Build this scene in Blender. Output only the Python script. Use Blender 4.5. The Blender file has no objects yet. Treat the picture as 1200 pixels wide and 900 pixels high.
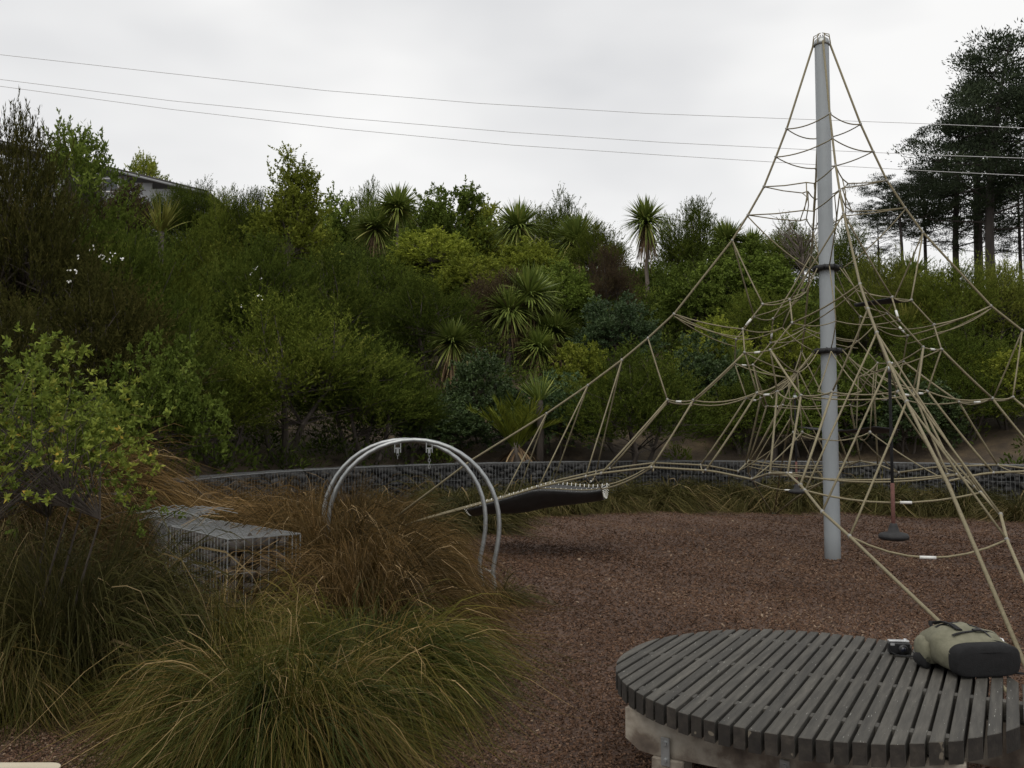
import bpy, math, random
import numpy as np
from mathutils import Vector

random.seed(7)
RNG = np.random.default_rng(7)
scene = bpy.context.scene
COL = scene.collection
R = math.radians

# ------------------------------------------------------------------ camera, world, sun, exposure
EYE = 1.6
PITCH = R(3.35)
cam_data = bpy.data.cameras.new('camera')
cam_data.sensor_width = 36.0
cam_data.lens = 30.0
cam_data.clip_start = 0.05
cam_data.clip_end = 2000.0
cam = bpy.data.objects.new('camera', cam_data)
COL.objects.link(cam)
cam.location = (0, 0, EYE)
cam.rotation_euler = (R(90) + PITCH, 0, 0)
scene.camera = cam

SUN_EL, SUN_AZ = R(58), R(205)
world = bpy.data.worlds.new('World')
scene.world = world
world.use_nodes = True
wn, wl = world.node_tree.nodes, world.node_tree.links
wn.clear()
w_out = wn.new('ShaderNodeOutputWorld')
w_bg = wn.new('ShaderNodeBackground')
w_bg.inputs['Strength'].default_value = 0.1
w_sky = wn.new('ShaderNodeTexSky')
w_sky.sky_type = 'NISHITA'
w_sky.sun_disc = False
w_sky.sun_elevation = SUN_EL
w_sky.sun_rotation = SUN_AZ
w_tc = wn.new('ShaderNodeTexCoord')
w_map = wn.new('ShaderNodeMapping')
w_map.inputs['Scale'].default_value = (1.0, 1.0, 2.6)
w_noise = wn.new('ShaderNodeTexNoise')
w_noise.inputs['Scale'].default_value = 1.5
w_noise.inputs['Detail'].default_value = 4.0
w_noise.inputs['Roughness'].default_value = 0.5
w_ramp = wn.new('ShaderNodeValToRGB')
w_ramp.color_ramp.elements[0].position = 0.33
w_ramp.color_ramp.elements[0].color = (0.63, 0.638, 0.66, 1)
w_ramp.color_ramp.elements[1].position = 0.64
w_ramp.color_ramp.elements[1].color = (0.99, 0.985, 0.975, 1)
w_gain = wn.new('ShaderNodeMix')
w_gain.data_type = 'RGBA'
w_gain.blend_type = 'MULTIPLY'
w_gain.inputs[0].default_value = 1.0
w_gain.inputs[7].default_value = (10.0, 10.0, 10.0, 1)
w_mix = wn.new('ShaderNodeMix')
w_mix.data_type = 'RGBA'
w_mix.inputs[0].default_value = 0.96          # a closed cloud deck hides nearly all of the blue sky
wl.new(w_tc.outputs['Generated'], w_map.inputs['Vector'])
wl.new(w_map.outputs['Vector'], w_noise.inputs['Vector'])
wl.new(w_noise.outputs['Fac'], w_ramp.inputs['Fac'])
wl.new(w_ramp.outputs['Color'], w_gain.inputs[6])
wl.new(w_sky.outputs['Color'], w_mix.inputs[6])
wl.new(w_gain.outputs[2], w_mix.inputs[7])
wl.new(w_mix.outputs[2], w_bg.inputs['Color'])
wl.new(w_bg.outputs['Background'], w_out.inputs['Surface'])

sun_data = bpy.data.lights.new('sun', 'SUN')
sun_data.energy = 1.3
sun_data.angle = R(50)
sun_data.color = (1.0, 0.95, 0.86)
sun = bpy.data.objects.new('sun', sun_data)
COL.objects.link(sun)
sun.rotation_euler = (R(90) - SUN_EL, 0, R(180) - SUN_AZ)

scene.view_settings.view_transform = 'Standard'
scene.view_settings.look = 'None'
scene.view_settings.exposure = 0.0
scene.view_settings.gamma = 1.0
scene.view_settings.use_curve_mapping = False
scene.render.engine = 'CYCLES'
scene.cycles.use_denoising = True
scene.cycles.max_bounces = 6
scene.cycles.diffuse_bounces = 3
scene.cycles.transmission_bounces = 3
scene.cycles.transparent_max_bounces = 4

# ------------------------------------------------------------------ helpers
_c, _s = math.cos(PITCH), math.sin(PITCH)
def ray(px, py):
    u, v = (px - 600) / 1000.0, (450 - py) / 1000.0
    return Vector((u, _c - v * _s, _s + v * _c))
def at(px, py, Y):
    d = ray(px, py); return Vector((0, 0, EYE)) + d * (Y / d.y)
def at_z(px, py, z):
    d = ray(px, py); return Vector((0, 0, EYE)) + d * ((z - EYE) / d.z)

POLE = Vector((3.979, 10.693, 0))
def sstep(a, b, x):
    t = np.clip((x - a) / (b - a), 0, 1); return t * t * (3 - 2 * t)
def terr(x, y):
    x = np.asarray(x, float); y = np.asarray(y, float)
    dx, dy = x - POLE.x, y - POLE.y
    r = np.hypot(dx, dy) + 1e-6
    w = sstep(-0.72, -0.1, dy / r)
    s = np.maximum(0, r - 8.8)
    s = np.where(s < 22, s, 22 + 7 * (1 - np.exp(-(s - 22) / 7.0)))
    k = 0.36 - 0.10 * sstep(2, 22, dx)
    bump = 0.25 * np.sin(x * 0.55 + 1.3) * np.cos(y * 0.43) * sstep(9.5, 14, r)
    far = sstep(60, 160, r)
    return w * (0.72 * sstep(8.42, 8.7, r) + k * s + bump) * (1 - far * 0.35)
def T(x, y): return float(terr(x, y))

def tag(o, label=None, cat=None, group=None, kind=None):
    if label: o['label'] = label
    if cat: o['category'] = cat
    if group: o['group'] = group
    if kind: o['kind'] = kind
    return o
def link(name, data, parent=None):
    o = bpy.data.objects.new(name, data); COL.objects.link(o)
    if parent is not None: o.parent = parent
    return o
def thing(name, label, cat, loc=(0, 0, 0), rz=0.0, group=None):
    o = bpy.data.objects.new(name, None); COL.objects.link(o)
    o.empty_display_size = 0.2
    o.location = loc; o.rotation_euler = (0, 0, rz)
    return tag(o, label, cat, group)

def mesh_np(name, V, quads=None, tris=None, mat=None, attrs=None, smooth=False):
    """Mesh from numpy arrays; attrs: name -> per-face floats."""
    me = bpy.data.meshes.new(name)
    V = np.ascontiguousarray(V, dtype=np.float32).reshape(-1, 3)
    me.vertices.add(len(V)); me.vertices.foreach_set('co', V.ravel())
    idx, starts, tot = [], [], []
    n = 0
    for a, k in ((quads, 4), (tris, 3)):
        if a is None or len(a) == 0: continue
        a = np.asarray(a, dtype=np.int32).reshape(-1, k)
        idx.append(a.ravel()); starts.append(n + np.arange(len(a)) * k); tot.append(np.full(len(a), k))
        n += len(a) * k
    idx = np.concatenate(idx); starts = np.concatenate(starts).astype(np.int32); tot = np.concatenate(tot).astype(np.int32)
    me.loops.add(len(idx)); me.loops.foreach_set('vertex_index', idx.astype(np.int32))
    me.polygons.add(len(starts)); me.polygons.foreach_set('loop_start', starts); me.polygons.foreach_set('loop_total', tot)
    if smooth: me.polygons.foreach_set('use_smooth', np.ones(len(starts), dtype=bool))
    for an, av in (attrs or {}).items():
        at_ = me.attributes.new(an, 'FLOAT', 'FACE')
        at_.data.foreach_set('value', np.ascontiguousarray(av, dtype=np.float32))
    me.update(calc_edges=True); me.validate()
    if mat: me.materials.append(mat)
    return me

class MB:
    def __init__(self): self.v, self.f = [], []
    def box(self, c, half, ax=None, bevel=0.0):
        c = Vector(c)
        X, Y, Z = ax or (Vector((1, 0, 0)), Vector((0, 1, 0)), Vector((0, 0, 1)))
        b = len(self.v)
        if bevel <= 0:
            for sx, sy, sz in ((-1,-1,-1),(1,-1,-1),(1,1,-1),(-1,1,-1),(-1,-1,1),(1,-1,1),(1,1,1),(-1,1,1)):
                self.v.append(c + X*(sx*half[0]) + Y*(sy*half[1]) + Z*(sz*half[2]))
            for q in ((0,3,2,1),(4,5,6,7),(0,1,5,4),(1,2,6,5),(2,3,7,6),(3,0,4,7)):
                self.f.append(tuple(b + i for i in q))
        else:
            hx, hy, hz = half; e = bevel
            rings = [(hx-e, hy-e, -hz), (hx, hy, -hz+e), (hx, hy, hz-e), (hx-e, hy-e, hz)]
            for rx, ry, z in rings:
                o = e if rx == hx else e*0.4
                for px, py in ((-rx+o,-ry),(rx-o,-ry),(rx,-ry+o),(rx,ry-o),(rx-o,ry),(-rx+o,ry),(-rx,ry-o),(-rx,-ry+o)):
                    self.v.append(c + X*px + Y*py + Z*z)
            for k in range(3):
                for i in range(8):
                    j = (i+1) % 8
                    self.f.append((b+k*8+i, b+k*8+j, b+k*8+8+j, b+k*8+8+i))
            self.f.append(tuple(b+i for i in range(7, -1, -1)))
            self.f.append(tuple(b+24+i for i in range(8)))
        return self
    def tube(self, pts, rad, n=6, cap=True, closed=False):
        pts = [Vector(p) for p in pts]; m = len(pts); b = len(self.v)
        rads = rad if isinstance(rad, (list, tuple)) else [rad]*m
        ref = None
        for i, p in enumerate(pts):
            if closed: t = pts[(i+1) % m] - pts[i-1]
            else: t = pts[min(i+1, m-1)] - pts[max(i-1, 0)]
            t = t.normalized() if t.length > 1e-9 else Vector((0, 0, 1))
            if ref is None:
                ref = t.orthogonal().normalized()
            else:
                ref = ref - t*ref.dot(t)
                ref = ref.normalized() if ref.length > 1e-6 else t.orthogonal().normalized()
            s = t.cross(ref)
            for k in range(n):
                a = 2*math.pi*k/n
                self.v.append(p + (ref*math.cos(a) + s*math.sin(a))*rads[i])
        for i in range(m if closed else m-1):
            j = (i+1) % m
            for k in range(n):
                l = (k+1) % n
                self.f.append((b+i*n+k, b+i*n+l, b+j*n+l, b+j*n+k))
        if cap and not closed:
            self.f.append(tuple(b+k for k in range(n-1, -1, -1)))
            self.f.append(tuple(b+(m-1)*n+k for k in range(n)))
        return self
    def lathe(self, c, prof, n=20):
        c = Vector(c); b = len(self.v); m = len(prof)
        for r, z in prof:
            for k in range(n):
                a = 2*math.pi*k/n
                self.v.append(c + Vector((r*math.cos(a), r*math.sin(a), z)))
        for i in range(m-1):
            for k in range(n):
                l = (k+1) % n
                self.f.append((b+i*n+k, b+i*n+l, b+i*n+n+l, b+i*n+n+k))
        self.f.append(tuple(b+k for k in range(n-1, -1, -1)))
        self.f.append(tuple(b+(m-1)*n+k for k in range(n)))
        return self
    def prism(self, poly, z0, z1, origin, ux, uy):
        """poly in (u, v); extruded from z0 to z1 along z."""
        b = len(self.v); n = len(poly); o = Vector(origin)
        for z in (z0, z1):
            for u, v in poly: self.v.append(o + ux*u + uy*v + Vector((0, 0, z)))
        self.f.append(tuple(b+i for i in range(n-1, -1, -1)))
        self.f.append(tuple(b+n+i for i in range(n)))
        for i in range(n):
            j = (i+1) % n
            self.f.append((b+i, b+j, b+n+j, b+n+i))
        return self
    def mesh(self, name, mat, smooth=False):
        me = bpy.data.meshes.new(name)
        me.from_pydata([tuple(v) for v in self.v], [], self.f)
        if smooth: me.polygons.foreach_set('use_smooth', np.ones(len(me.polygons), dtype=bool))
        me.materials.append(mat); me.update()
        return me
    def build(self, name, mat, parent=None, smooth=False):
        return link(name, self.mesh(name, mat, smooth), parent)

# ------------------------------------------------------------------ materials
def new_mat(name):
    m = bpy.data.materials.new(name); m.use_nodes = True
    nt = m.node_tree; nt.nodes.clear()
    out = nt.nodes.new('ShaderNodeOutputMaterial')
    return m, nt.nodes, nt.links, out
def ramp_node(N, stops):
    r = N.new('ShaderNodeValToRGB'); e = r.color_ramp.elements
    while len(e) < len(stops): e.new(0.5)
    for i, (p, c) in enumerate(stops):
        e[i].position = p; e[i].color = (*c, 1)
    return r
def surface_mat(name, stops, scale=8.0, detail=5.0, rough=0.8, bump=0.2, bscale=None, stretch=(1, 1, 1), metallic=0.0, obj_var=0.0,
                spots=None, coat=0.0, bdist=0.01):
    m, N, L, out = new_mat(name)
    b = N.new('ShaderNodeBsdfPrincipled'); b.inputs['Roughness'].default_value = rough; b.inputs['Metallic'].default_value = metallic
    tc = N.new('ShaderNodeTexCoord'); mp = N.new('ShaderNodeMapping'); mp.inputs['Scale'].default_value = stretch
    L.new(tc.outputs['Object'], mp.inputs['Vector'])
    nz = N.new('ShaderNodeTexNoise'); nz.inputs['Scale'].default_value = scale; nz.inputs['Detail'].default_value = detail
    nz.inputs['Roughness'].default_value = 0.62
    vec = mp.outputs['Vector']
    if obj_var > 0:
        oi = N.new('ShaderNodeObjectInfo'); ad = N.new('ShaderNodeVectorMath'); ad.operation = 'ADD'
        ml = N.new('ShaderNodeMath'); ml.operation = 'MULTIPLY'; ml.inputs[1].default_value = 37.0
        L.new(oi.outputs['Random'], ml.inputs[0]); L.new(vec, ad.inputs[0]); L.new(ml.outputs[0], ad.inputs[1]); vec = ad.outputs[0]
    L.new(vec, nz.inputs['Vector'])
    rp = ramp_node(N, stops); L.new(nz.outputs['Fac'], rp.inputs['Fac'])
    colr = rp.outputs['Color']
    if obj_var > 0:
        hs = N.new('ShaderNodeHueSaturation'); mr = N.new('ShaderNodeMapRange')
        mr.inputs['To Min'].default_value = 1 - obj_var; mr.inputs['To Max'].default_value = 1 + obj_var
        L.new(oi.outputs['Random'], mr.inputs['Value']); L.new(mr.outputs['Result'], hs.inputs['Value'])
        L.new(colr, hs.inputs['Color']); colr = hs.outputs['Color']
    if spots:
        vo = N.new('ShaderNodeTexNoise'); vo.inputs['Scale'].default_value = spots[0]; vo.inputs['Detail'].default_value = 2.0
        L.new(vec, vo.inputs['Vector'])
        sr = ramp_node(N, [(spots[1], (0, 0, 0)), (min(0.99, spots[1] + 0.03), (1, 1, 1))]); L.new(vo.outputs['Fac'], sr.inputs['Fac'])
        mx = N.new('ShaderNodeMix'); mx.data_type = 'RGBA'; mx.inputs[7].default_value = (*spots[2], 1)
        L.new(sr.outputs['Color'], mx.inputs[0]); L.new(colr, mx.inputs[6]); colr = mx.outputs[2]
    L.new(colr, b.inputs['Base Color'])
    if coat: b.inputs['Coat Weight'].default_value = coat
    if bump > 0:
        n2 = N.new('ShaderNodeTexNoise'); n2.inputs['Scale'].default_value = bscale or scale * 3; n2.inputs['Detail'].default_value = 6
        L.new(vec, n2.inputs['Vector'])
        bp = N.new('ShaderNodeBump'); bp.inputs['Strength'].default_value = bump; bp.inputs['Distance'].default_value = bdist
        L.new(n2.outputs['Fac'], bp.inputs['Height']); L.new(bp.outputs['Normal'], b.inputs['Normal'])
    L.new(b.outputs['BSDF'], out.inputs['Surface'])
    return m
def leaf_mat(name, stops, rough=0.7, trans=0.22, var=0.22, spec=0.12, gain=1.38):
    """Leaf colour from the per-leaf attribute v, with a small shift from plant to plant."""
    m, N, L, out = new_mat(name)
    a = N.new('ShaderNodeAttribute'); a.attribute_name = 'v'
    rp = ramp_node(N, stops); L.new(a.outputs['Fac'], rp.inputs['Fac'])
    oi = N.new('ShaderNodeObjectInfo'); mr = N.new('ShaderNodeMapRange')
    mr.inputs['To Min'].default_value = gain*(1 - var); mr.inputs['To Max'].default_value = gain*(1 + var)
    hs = N.new('ShaderNodeHueSaturation')
    L.new(oi.outputs['Random'], mr.inputs['Value']); L.new(mr.outputs['Result'], hs.inputs['Value']); L.new(rp.outputs['Color'], hs.inputs['Color'])
    b = N.new('ShaderNodeBsdfPrincipled'); b.inputs['Roughness'].default_value = rough; b.inputs['Specular IOR Level'].default_value = spec
    t = N.new('ShaderNodeBsdfTranslucent'); mx = N.new('ShaderNodeMixShader'); mx.inputs[0].default_value = trans
    L.new(hs.outputs['Color'], b.inputs['Base Color']); L.new(hs.outputs['Color'], t.inputs['Color'])
    L.new(b.outputs['BSDF'], mx.inputs[1]); L.new(t.outputs['BSDF'], mx.inputs[2]); L.new(mx.outputs[0], out.inputs['Surface'])
    return m

M = {}
M['manuka'] = leaf_mat('manuka_leaf', [(0, (.024, .036, .008)), (.5, (.054, .074, .014)), (.85, (.092, .114, .020)), (1, (.135, .145, .034))], spec=0, trans=.15, gain=1.25)
M['manuka_olive'] = leaf_mat('manuka_olive_leaf', [(0, (.034, .046, .009)), (.5, (.074, .094, .016)), (.85, (.122, .142, .024)), (1, (.17, .17, .040))], spec=0, trans=.15, gain=1.25)
M['manuka_brown'] = leaf_mat('manuka_brown_leaf', [(0, (.022, .024, .008)), (.5, (.044, .044, .013)), (.85, (.066, .062, .018)), (1, (.09, .072, .026))], spec=0, trans=.15, gain=1.2)
M['manuka_yellow'] = leaf_mat('manuka_yellow_leaf', [(0, (.055, .066, .014)), (.5, (.098, .112, .022)), (.85, (.14, .15, .030)), (1, (.18, .18, .045))], spec=0, trans=.18)
M['leaf_light'] = leaf_mat('light_green_leaf', [(0, (.072, .092, .014)), (.5, (.145, .170, .024)), (.88, (.22, .24, .036)), (1, (.29, .29, .06))], trans=.28, spec=.06)
M['leaf_mid'] = leaf_mat('mid_green_leaf', [(0, (.036, .054, .010)), (.5, (.078, .108, .019)), (.88, (.122, .158, .028)), (1, (.165, .19, .044))], trans=.22, spec=.06)
M['leaf_dark'] = leaf_mat('dark_glossy_leaf', [(0, (.020, .034, .013)), (.5, (.040, .062, .021)), (.9, (.068, .098, .034)), (1, (.12, .145, .075))], rough=.5, spec=.25)
M['leaf_blue'] = leaf_mat('bluish_green_leaf', [(0, (.026, .046, .019)), (.5, (.050, .082, .032)), (.9, (.084, .125, .050)), (1, (.15, .18, .10))], rough=.5, spec=.25)
M['leaf_red'] = leaf_mat('reddish_leaf', [(0, (.030, .019, .013)), (.5, (.052, .034, .020)), (.85, (.068, .054, .026)), (1, (.09, .078, .034))])
M['leaf_near'] = leaf_mat('near_bush_leaf', [(0, (.055, .078, .014)), (.45, (.115, .155, .028)), (.75, (.195, .235, .040)), (.95, (.29, .30, .06)), (1, (.42, .30, .05))], trans=.26, spec=.08, gain=1.25)
M['sword'] = leaf_mat('sword_leaf', [(0, (.055, .078, .018)), (.5, (.105, .135, .030)), (.9, (.16, .185, .045)), (1, (.22, .21, .07))], trans=.2, rough=.45, gain=1.6)
M['sword_yellow'] = leaf_mat('yellow_sword_leaf', [(0, (.075, .085, .02)), (.5, (.15, .15, .034)), (1, (.27, .25, .06))], trans=.25)
M['dead_leaf'] = leaf_mat('dead_sword_leaf', [(0, (.07, .045, .028)), (.6, (.13, .088, .052)), (1, (.22, .16, .09))], trans=.1, rough=.8)
M['pine'] = leaf_mat('pine_needle', [(0, (.012, .018, .010)), (.6, (.026, .036, .018)), (1, (.044, .056, .028))], trans=.1, rough=.7)
M['under'] = leaf_mat('undergrowth_leaf', [(0, (.018, .024, .007)), (.3, (.034, .046, .011)), (.55, (.056, .078, .015)), (.8, (.098, .122, .022)), (1, (.145, .16, .034))], spec=0, trans=.15, gain=1.25)
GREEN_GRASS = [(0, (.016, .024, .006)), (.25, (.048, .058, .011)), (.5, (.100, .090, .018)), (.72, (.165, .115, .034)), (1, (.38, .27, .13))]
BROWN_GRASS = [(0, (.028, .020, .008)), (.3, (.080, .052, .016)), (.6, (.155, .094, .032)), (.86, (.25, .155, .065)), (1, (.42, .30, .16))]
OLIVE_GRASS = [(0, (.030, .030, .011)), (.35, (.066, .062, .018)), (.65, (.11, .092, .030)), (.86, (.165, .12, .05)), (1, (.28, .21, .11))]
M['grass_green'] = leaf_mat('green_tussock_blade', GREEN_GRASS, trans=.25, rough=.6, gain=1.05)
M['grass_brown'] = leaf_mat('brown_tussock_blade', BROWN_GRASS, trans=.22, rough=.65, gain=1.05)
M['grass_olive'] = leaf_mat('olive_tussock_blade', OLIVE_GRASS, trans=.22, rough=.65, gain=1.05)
M['white_petal'] = leaf_mat('white_petal', [(0, (.5, .5, .48)), (1, (.75, .75, .72))], trans=.2)
M['bark'] = surface_mat('bark', [(.25, (.035, .027, .022)), (.55, (.075, .060, .048)), (.8, (.13, .11, .09))], scale=14, stretch=(1, 1, .2), bump=.6)
M['pine_bark'] = surface_mat('pine_bark', [(.25, (.014, .011, .010)), (.55, (.032, .025, .021)), (.8, (.055, .045, .038))], scale=3, stretch=(1, 1, .2), bump=.6)
M['bark_pale'] = surface_mat('pale_bark', [(.25, (.07, .056, .045)), (.55, (.13, .105, .085)), (.8, (.2, .17, .14))], scale=14, stretch=(1, 1, .25), bump=.5)
M['soil'] = surface_mat('hill_soil', [(.28, (.026, .018, .012)), (.46, (.062, .044, .027)), (.60, (.105, .075, .042)), (.76, (.16, .118, .068))], scale=1.6, detail=9, bump=.7, bscale=22, bdist=.05)
M['timber'] = surface_mat('weathered_slat_timber', [(.25, (.027, .025, .021)), (.5, (.052, .048, .040)), (.75, (.092, .085, .071))], scale=7, detail=8, stretch=(6, .5, 6),
                          rough=.75, bump=.45, bscale=26, obj_var=.24, spots=(48.0, .715, (.42, .42, .38)), bdist=.004)
M['end_grain_shade'] = surface_mat('shaded_end_grain', [(.3, (.016, .013, .011)), (.55, (.030, .025, .020)), (.8, (.060, .050, .040))], scale=24, detail=6, rough=.9, bump=.4, obj_var=.3, spots=(20.0, .68, (.14, .12, .09)), bdist=.004)  # darker end grain, with the shade below the rim put into the colour
M['beam'] = surface_mat('lichened_beam_timber', [(.34, (.060, .046, .036)), (.46, (.14, .11, .085)), (.56, (.30, .265, .215)), (.75, (.46, .43, .37))], scale=3.2, detail=7, stretch=(1.2, 1.2, 1.2),
                        rough=.85, bump=.4, bscale=30, obj_var=.08, bdist=.004)
M['galv'] = surface_mat('galvanised_steel', [(.3, (.30, .315, .315)), (.7, (.44, .455, .455))], scale=16, rough=.42, bump=.05, metallic=.75)
M['galv_wire'] = surface_mat('galvanised_wire', [(.3, (.24, .25, .25)), (.7, (.36, .37, .37))], scale=10, rough=.5, bump=0, metallic=.5)
M['wall_wire'] = surface_mat('dull_wall_wire', [(.3, (.13, .135, .135)), (.7, (.21, .215, .215))], scale=10, rough=.6, bump=0, metallic=.3)
M['pole'] = surface_mat('grey_painted_pole', [(.3, (.275, .302, .32)), (.7, (.345, .372, .388))], scale=3, stretch=(1, 1, .3), rough=.42, bump=.03, spots=(5.0, .70, (.22, .24, .25)))
M['rope'] = surface_mat('tan_rope', [(.3, (.165, .140, .082)), (.7, (.265, .230, .142))], scale=60, rough=.75, bump=.5, bscale=160, obj_var=.10, bdist=.003)
M['clamp'] = surface_mat('rope_clamp', [(.3, (.17, .165, .15)), (.7, (.32, .31, .28))], scale=30, rough=.5, bump=0, metallic=.3)
M['ferrule'] = surface_mat('white_ferrule', [(.3, (.62, .62, .58)), (.7, (.75, .75, .72))], scale=20, rough=.5, bump=0)
M['rubber'] = surface_mat('black_rubber', [(.3, (.012, .012, .013)), (.7, (.026, .026, .027))], scale=18, rough=.7, bump=.15)
M['sling'] = surface_mat('scuffed_rubber', [(.3, (.030, .031, .032)), (.7, (.055, .056, .057))], scale=9, rough=.6, bump=.1)
M['red_rope'] = surface_mat('red_rope', [(.3, (.10, .042, .034)), (.7, (.16, .068, .054))], scale=40, rough=.8, bump=.4, bscale=150)
M['stone'] = surface_mat('gabion_stone', [(.25, (.034, .029, .026)), (.5, (.066, .056, .049)), (.78, (.115, .098, .084))], scale=9, detail=7, rough=.9, bump=.5, obj_var=.25)
M['stone_dark'] = surface_mat('wall_stone', [(.25, (.025, .025, .025)), (.5, (.048, .047, .046)), (.78, (.085, .08, .076))], scale=5, detail=7, rough=.9, bump=.5, obj_var=.12)
M['khaki'] = surface_mat('khaki_canvas', [(.3, (.125, .122, .082)), (.7, (.195, .187, .130))], scale=22, rough=.9, bump=.35, bscale=120, bdist=.004)
M['black_fabric'] = surface_mat('black_fabric', [(.3, (.004, .004, .0045)), (.7, (.010, .010, .011))], scale=30, rough=.95, bump=.3, bscale=160)
M['black_plastic'] = surface_mat('black_plastic', [(.3, (.012, .012, .013)), (.7, (.02, .02, .021))], scale=20, rough=.35, bump=0)
M['silver'] = surface_mat('silver_plastic', [(.3, (.55, .56, .57)), (.7, (.70, .71, .72))], scale=20, rough=.3, bump=0, metallic=.6)
M['lens_glass'] = surface_mat('lens_glass', [(.3, (.01, .012, .02)), (.7, (.02, .022, .035))], scale=3, rough=.06, bump=0)
M['pale_bench'] = surface_mat('pale_bench_board', [(.3, (.42, .37, .27)), (.7, (.56, .50, .38))], scale=5, stretch=(.4, 4, 4), rough=.6, bump=.15)
M['wire_dark'] = surface_mat('overhead_wire', [(.3, (.58, .58, .585)), (.7, (.66, .66, .665))], scale=2, rough=.6, bump=0)
M['roof'] = surface_mat('dark_roofing', [(.3, (.035, .033, .034)), (.7, (.06, .056, .055))], scale=3, stretch=(8, .3, 1), rough=.7, bump=.2)
M['weatherboard'] = surface_mat('grey_weatherboard', [(.3, (.24, .25, .26)), (.7, (.32, .33, .34))], scale=2, rough=.75, bump=.1)
M['window_glass'] = surface_mat('window_glass', [(.3, (.05, .06, .07)), (.7, (.08, .09, .10))], scale=2, rough=.08, bump=0)
M['white_frame'] = surface_mat('white_frame', [(.3, (.62, .63, .63)), (.7, (.72, .72, .72))], scale=6, rough=.5, bump=0)

def bark_bed_mat():
    m, N, L, out = new_mat('bark_mulch')
    b = N.new('ShaderNodeBsdfPrincipled'); b.inputs['Roughness'].default_value = .92
    tc = N.new('ShaderNodeTexCoord')
    fine = N.new('ShaderNodeTexVoronoi'); fine.inputs['Scale'].default_value = 62; fine.inputs['Randomness'].default_value = 1
    mp = N.new('ShaderNodeMapping'); mp.inputs['Scale'].default_value = (1, 1.7, 1)
    L.new(tc.outputs['Object'], mp.inputs['Vector']); L.new(mp.outputs['Vector'], fine.inputs['Vector'])
    rp = ramp_node(N, [(0, (.028, .016, .011)), (.35, (.084, .048, .032)), (.7, (.142, .083, .056)), (1, (.22, .15, .105))])
    L.new(fine.outputs['Color'], rp.inputs['Fac'])
    big = N.new('ShaderNodeTexNoise'); big.inputs['Scale'].default_value = .55; big.inputs['Detail'].default_value = 6
    L.new(tc.outputs['Object'], big.inputs['Vector'])
    br = ramp_node(N, [(.3, (.62, .58, .55)), (.5, (1, 1, 1)), (.72, (1.16, 1.16, 1.18))]); L.new(big.outputs['Fac'], br.inputs['Fac'])
    mx = N.new('ShaderNodeMix'); mx.data_type = 'RGBA'; mx.blend_type = 'MULTIPLY'; mx.inputs[0].default_value = 1
    L.new(rp.outputs['Color'], mx.inputs[6]); L.new(br.outputs['Color'], mx.inputs[7])
    # worn pale hollow under the rubber sling, where the mulch has been kicked away
    wm = N.new('ShaderNodeMapping'); wm.vector_type = 'POINT'
    wm.inputs['Location'].default_value = (-.32*1.3, -11.55*2.0, 0); wm.inputs['Scale'].default_value = (1.3, 2.0, 1)
    L.new(tc.outputs['Object'], wm.inputs['Vector'])
    ln = N.new('ShaderNodeVectorMath'); ln.operation = 'LENGTH'; L.new(wm.outputs['Vector'], ln.inputs[0])
    n3 = N.new('ShaderNodeTexNoise'); n3.inputs['Scale'].default_value = 6; n3.inputs['Detail'].default_value = 5; L.new(tc.outputs['Object'], n3.inputs['Vector'])
    ad = N.new('ShaderNodeMath'); ad.operation = 'ADD'; L.new(ln.outputs['Value'], ad.inputs[0]); L.new(n3.outputs['Fac'], ad.inputs[1])
    wr = ramp_node(N, [(.45, (.5, .5, .5)), (1.15, (0, 0, 0))]); L.new(ad.outputs[0], wr.inputs['Fac'])
    m2 = N.new('ShaderNodeMix'); m2.data_type = 'RGBA'; m2.inputs[7].default_value = (.17, .155, .135, 1)
    L.new(wr.outputs['Color'], m2.inputs[0]); L.new(mx.outputs[2], m2.inputs[6])
    L.new(m2.outputs[2], b.inputs['Base Color'])
    bp = N.new('ShaderNodeBump'); bp.inputs['Strength'].default_value = .9; bp.inputs['Distance'].default_value = .02
    L.new(fine.outputs['Distance'], bp.inputs['Height']); L.new(bp.outputs['Normal'], b.inputs['Normal'])
    L.new(b.outputs['BSDF'], out.inputs['Surface'])
    return m
M['mulch'] = bark_bed_mat()
M['chip'] = leaf_mat('bark_chip', [(0, (.030, .016, .009)), (.35, (.092, .051, .031)), (.65, (.145, .084, .053)), (.85, (.18, .115, .077)), (1, (.27, .20, .14))], trans=0, rough=.9, var=0, spec=.2, gain=1.0)

# ------------------------------------------------------------------ the setting: ground, bark bed
def polar_sheet(name, rings, na, zf, mat, rmax=None):
    th = np.linspace(0, 2*np.pi, na, endpoint=False)
    V = []
    for r in rings:
        rr = np.full(na, r) if rmax is None else np.minimum(r, rmax(th))
        x = POLE.x + rr*np.cos(th); y = POLE.y + rr*np.sin(th)
        V.append(np.stack([x, y, zf(x, y)], 1))
    V = np.concatenate(V)
    Q = []
    k = np.arange(na); l = (k+1) % na
    for i in range(len(rings)-1):
        Q.append(np.stack([i*na+k, i*na+na+k, i*na+na+l, i*na+l], 1))
    Q = np.concatenate(Q)[:, ::-1]
    me = mesh_np(name, V, quads=Q[:, ::-1], mat=mat, smooth=True)
    return link(name, me)
rings = [0.01, 2, 4, 6, 7.5, 8.2, 8.42, 8.5, 8.6, 8.7] + list(np.linspace(8.9, 45, 70)) + [50, 60, 75, 95, 120, 160, 220, 320, 500, 900]
tag(polar_sheet('ground', rings, 220, terr, M['soil']), kind='structure', label='brown leaf littered soil of the hillside')
def bed_z(x, y):
    return 0.04 + 0.018*np.sin(x*1.7+.4)*np.cos(y*1.3) + 0.012*np.sin(x*4.1+y*2.7) - 0.012*np.exp(-(((x-.3)/.8)**2+((y-11.6)/.45)**2))
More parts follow.
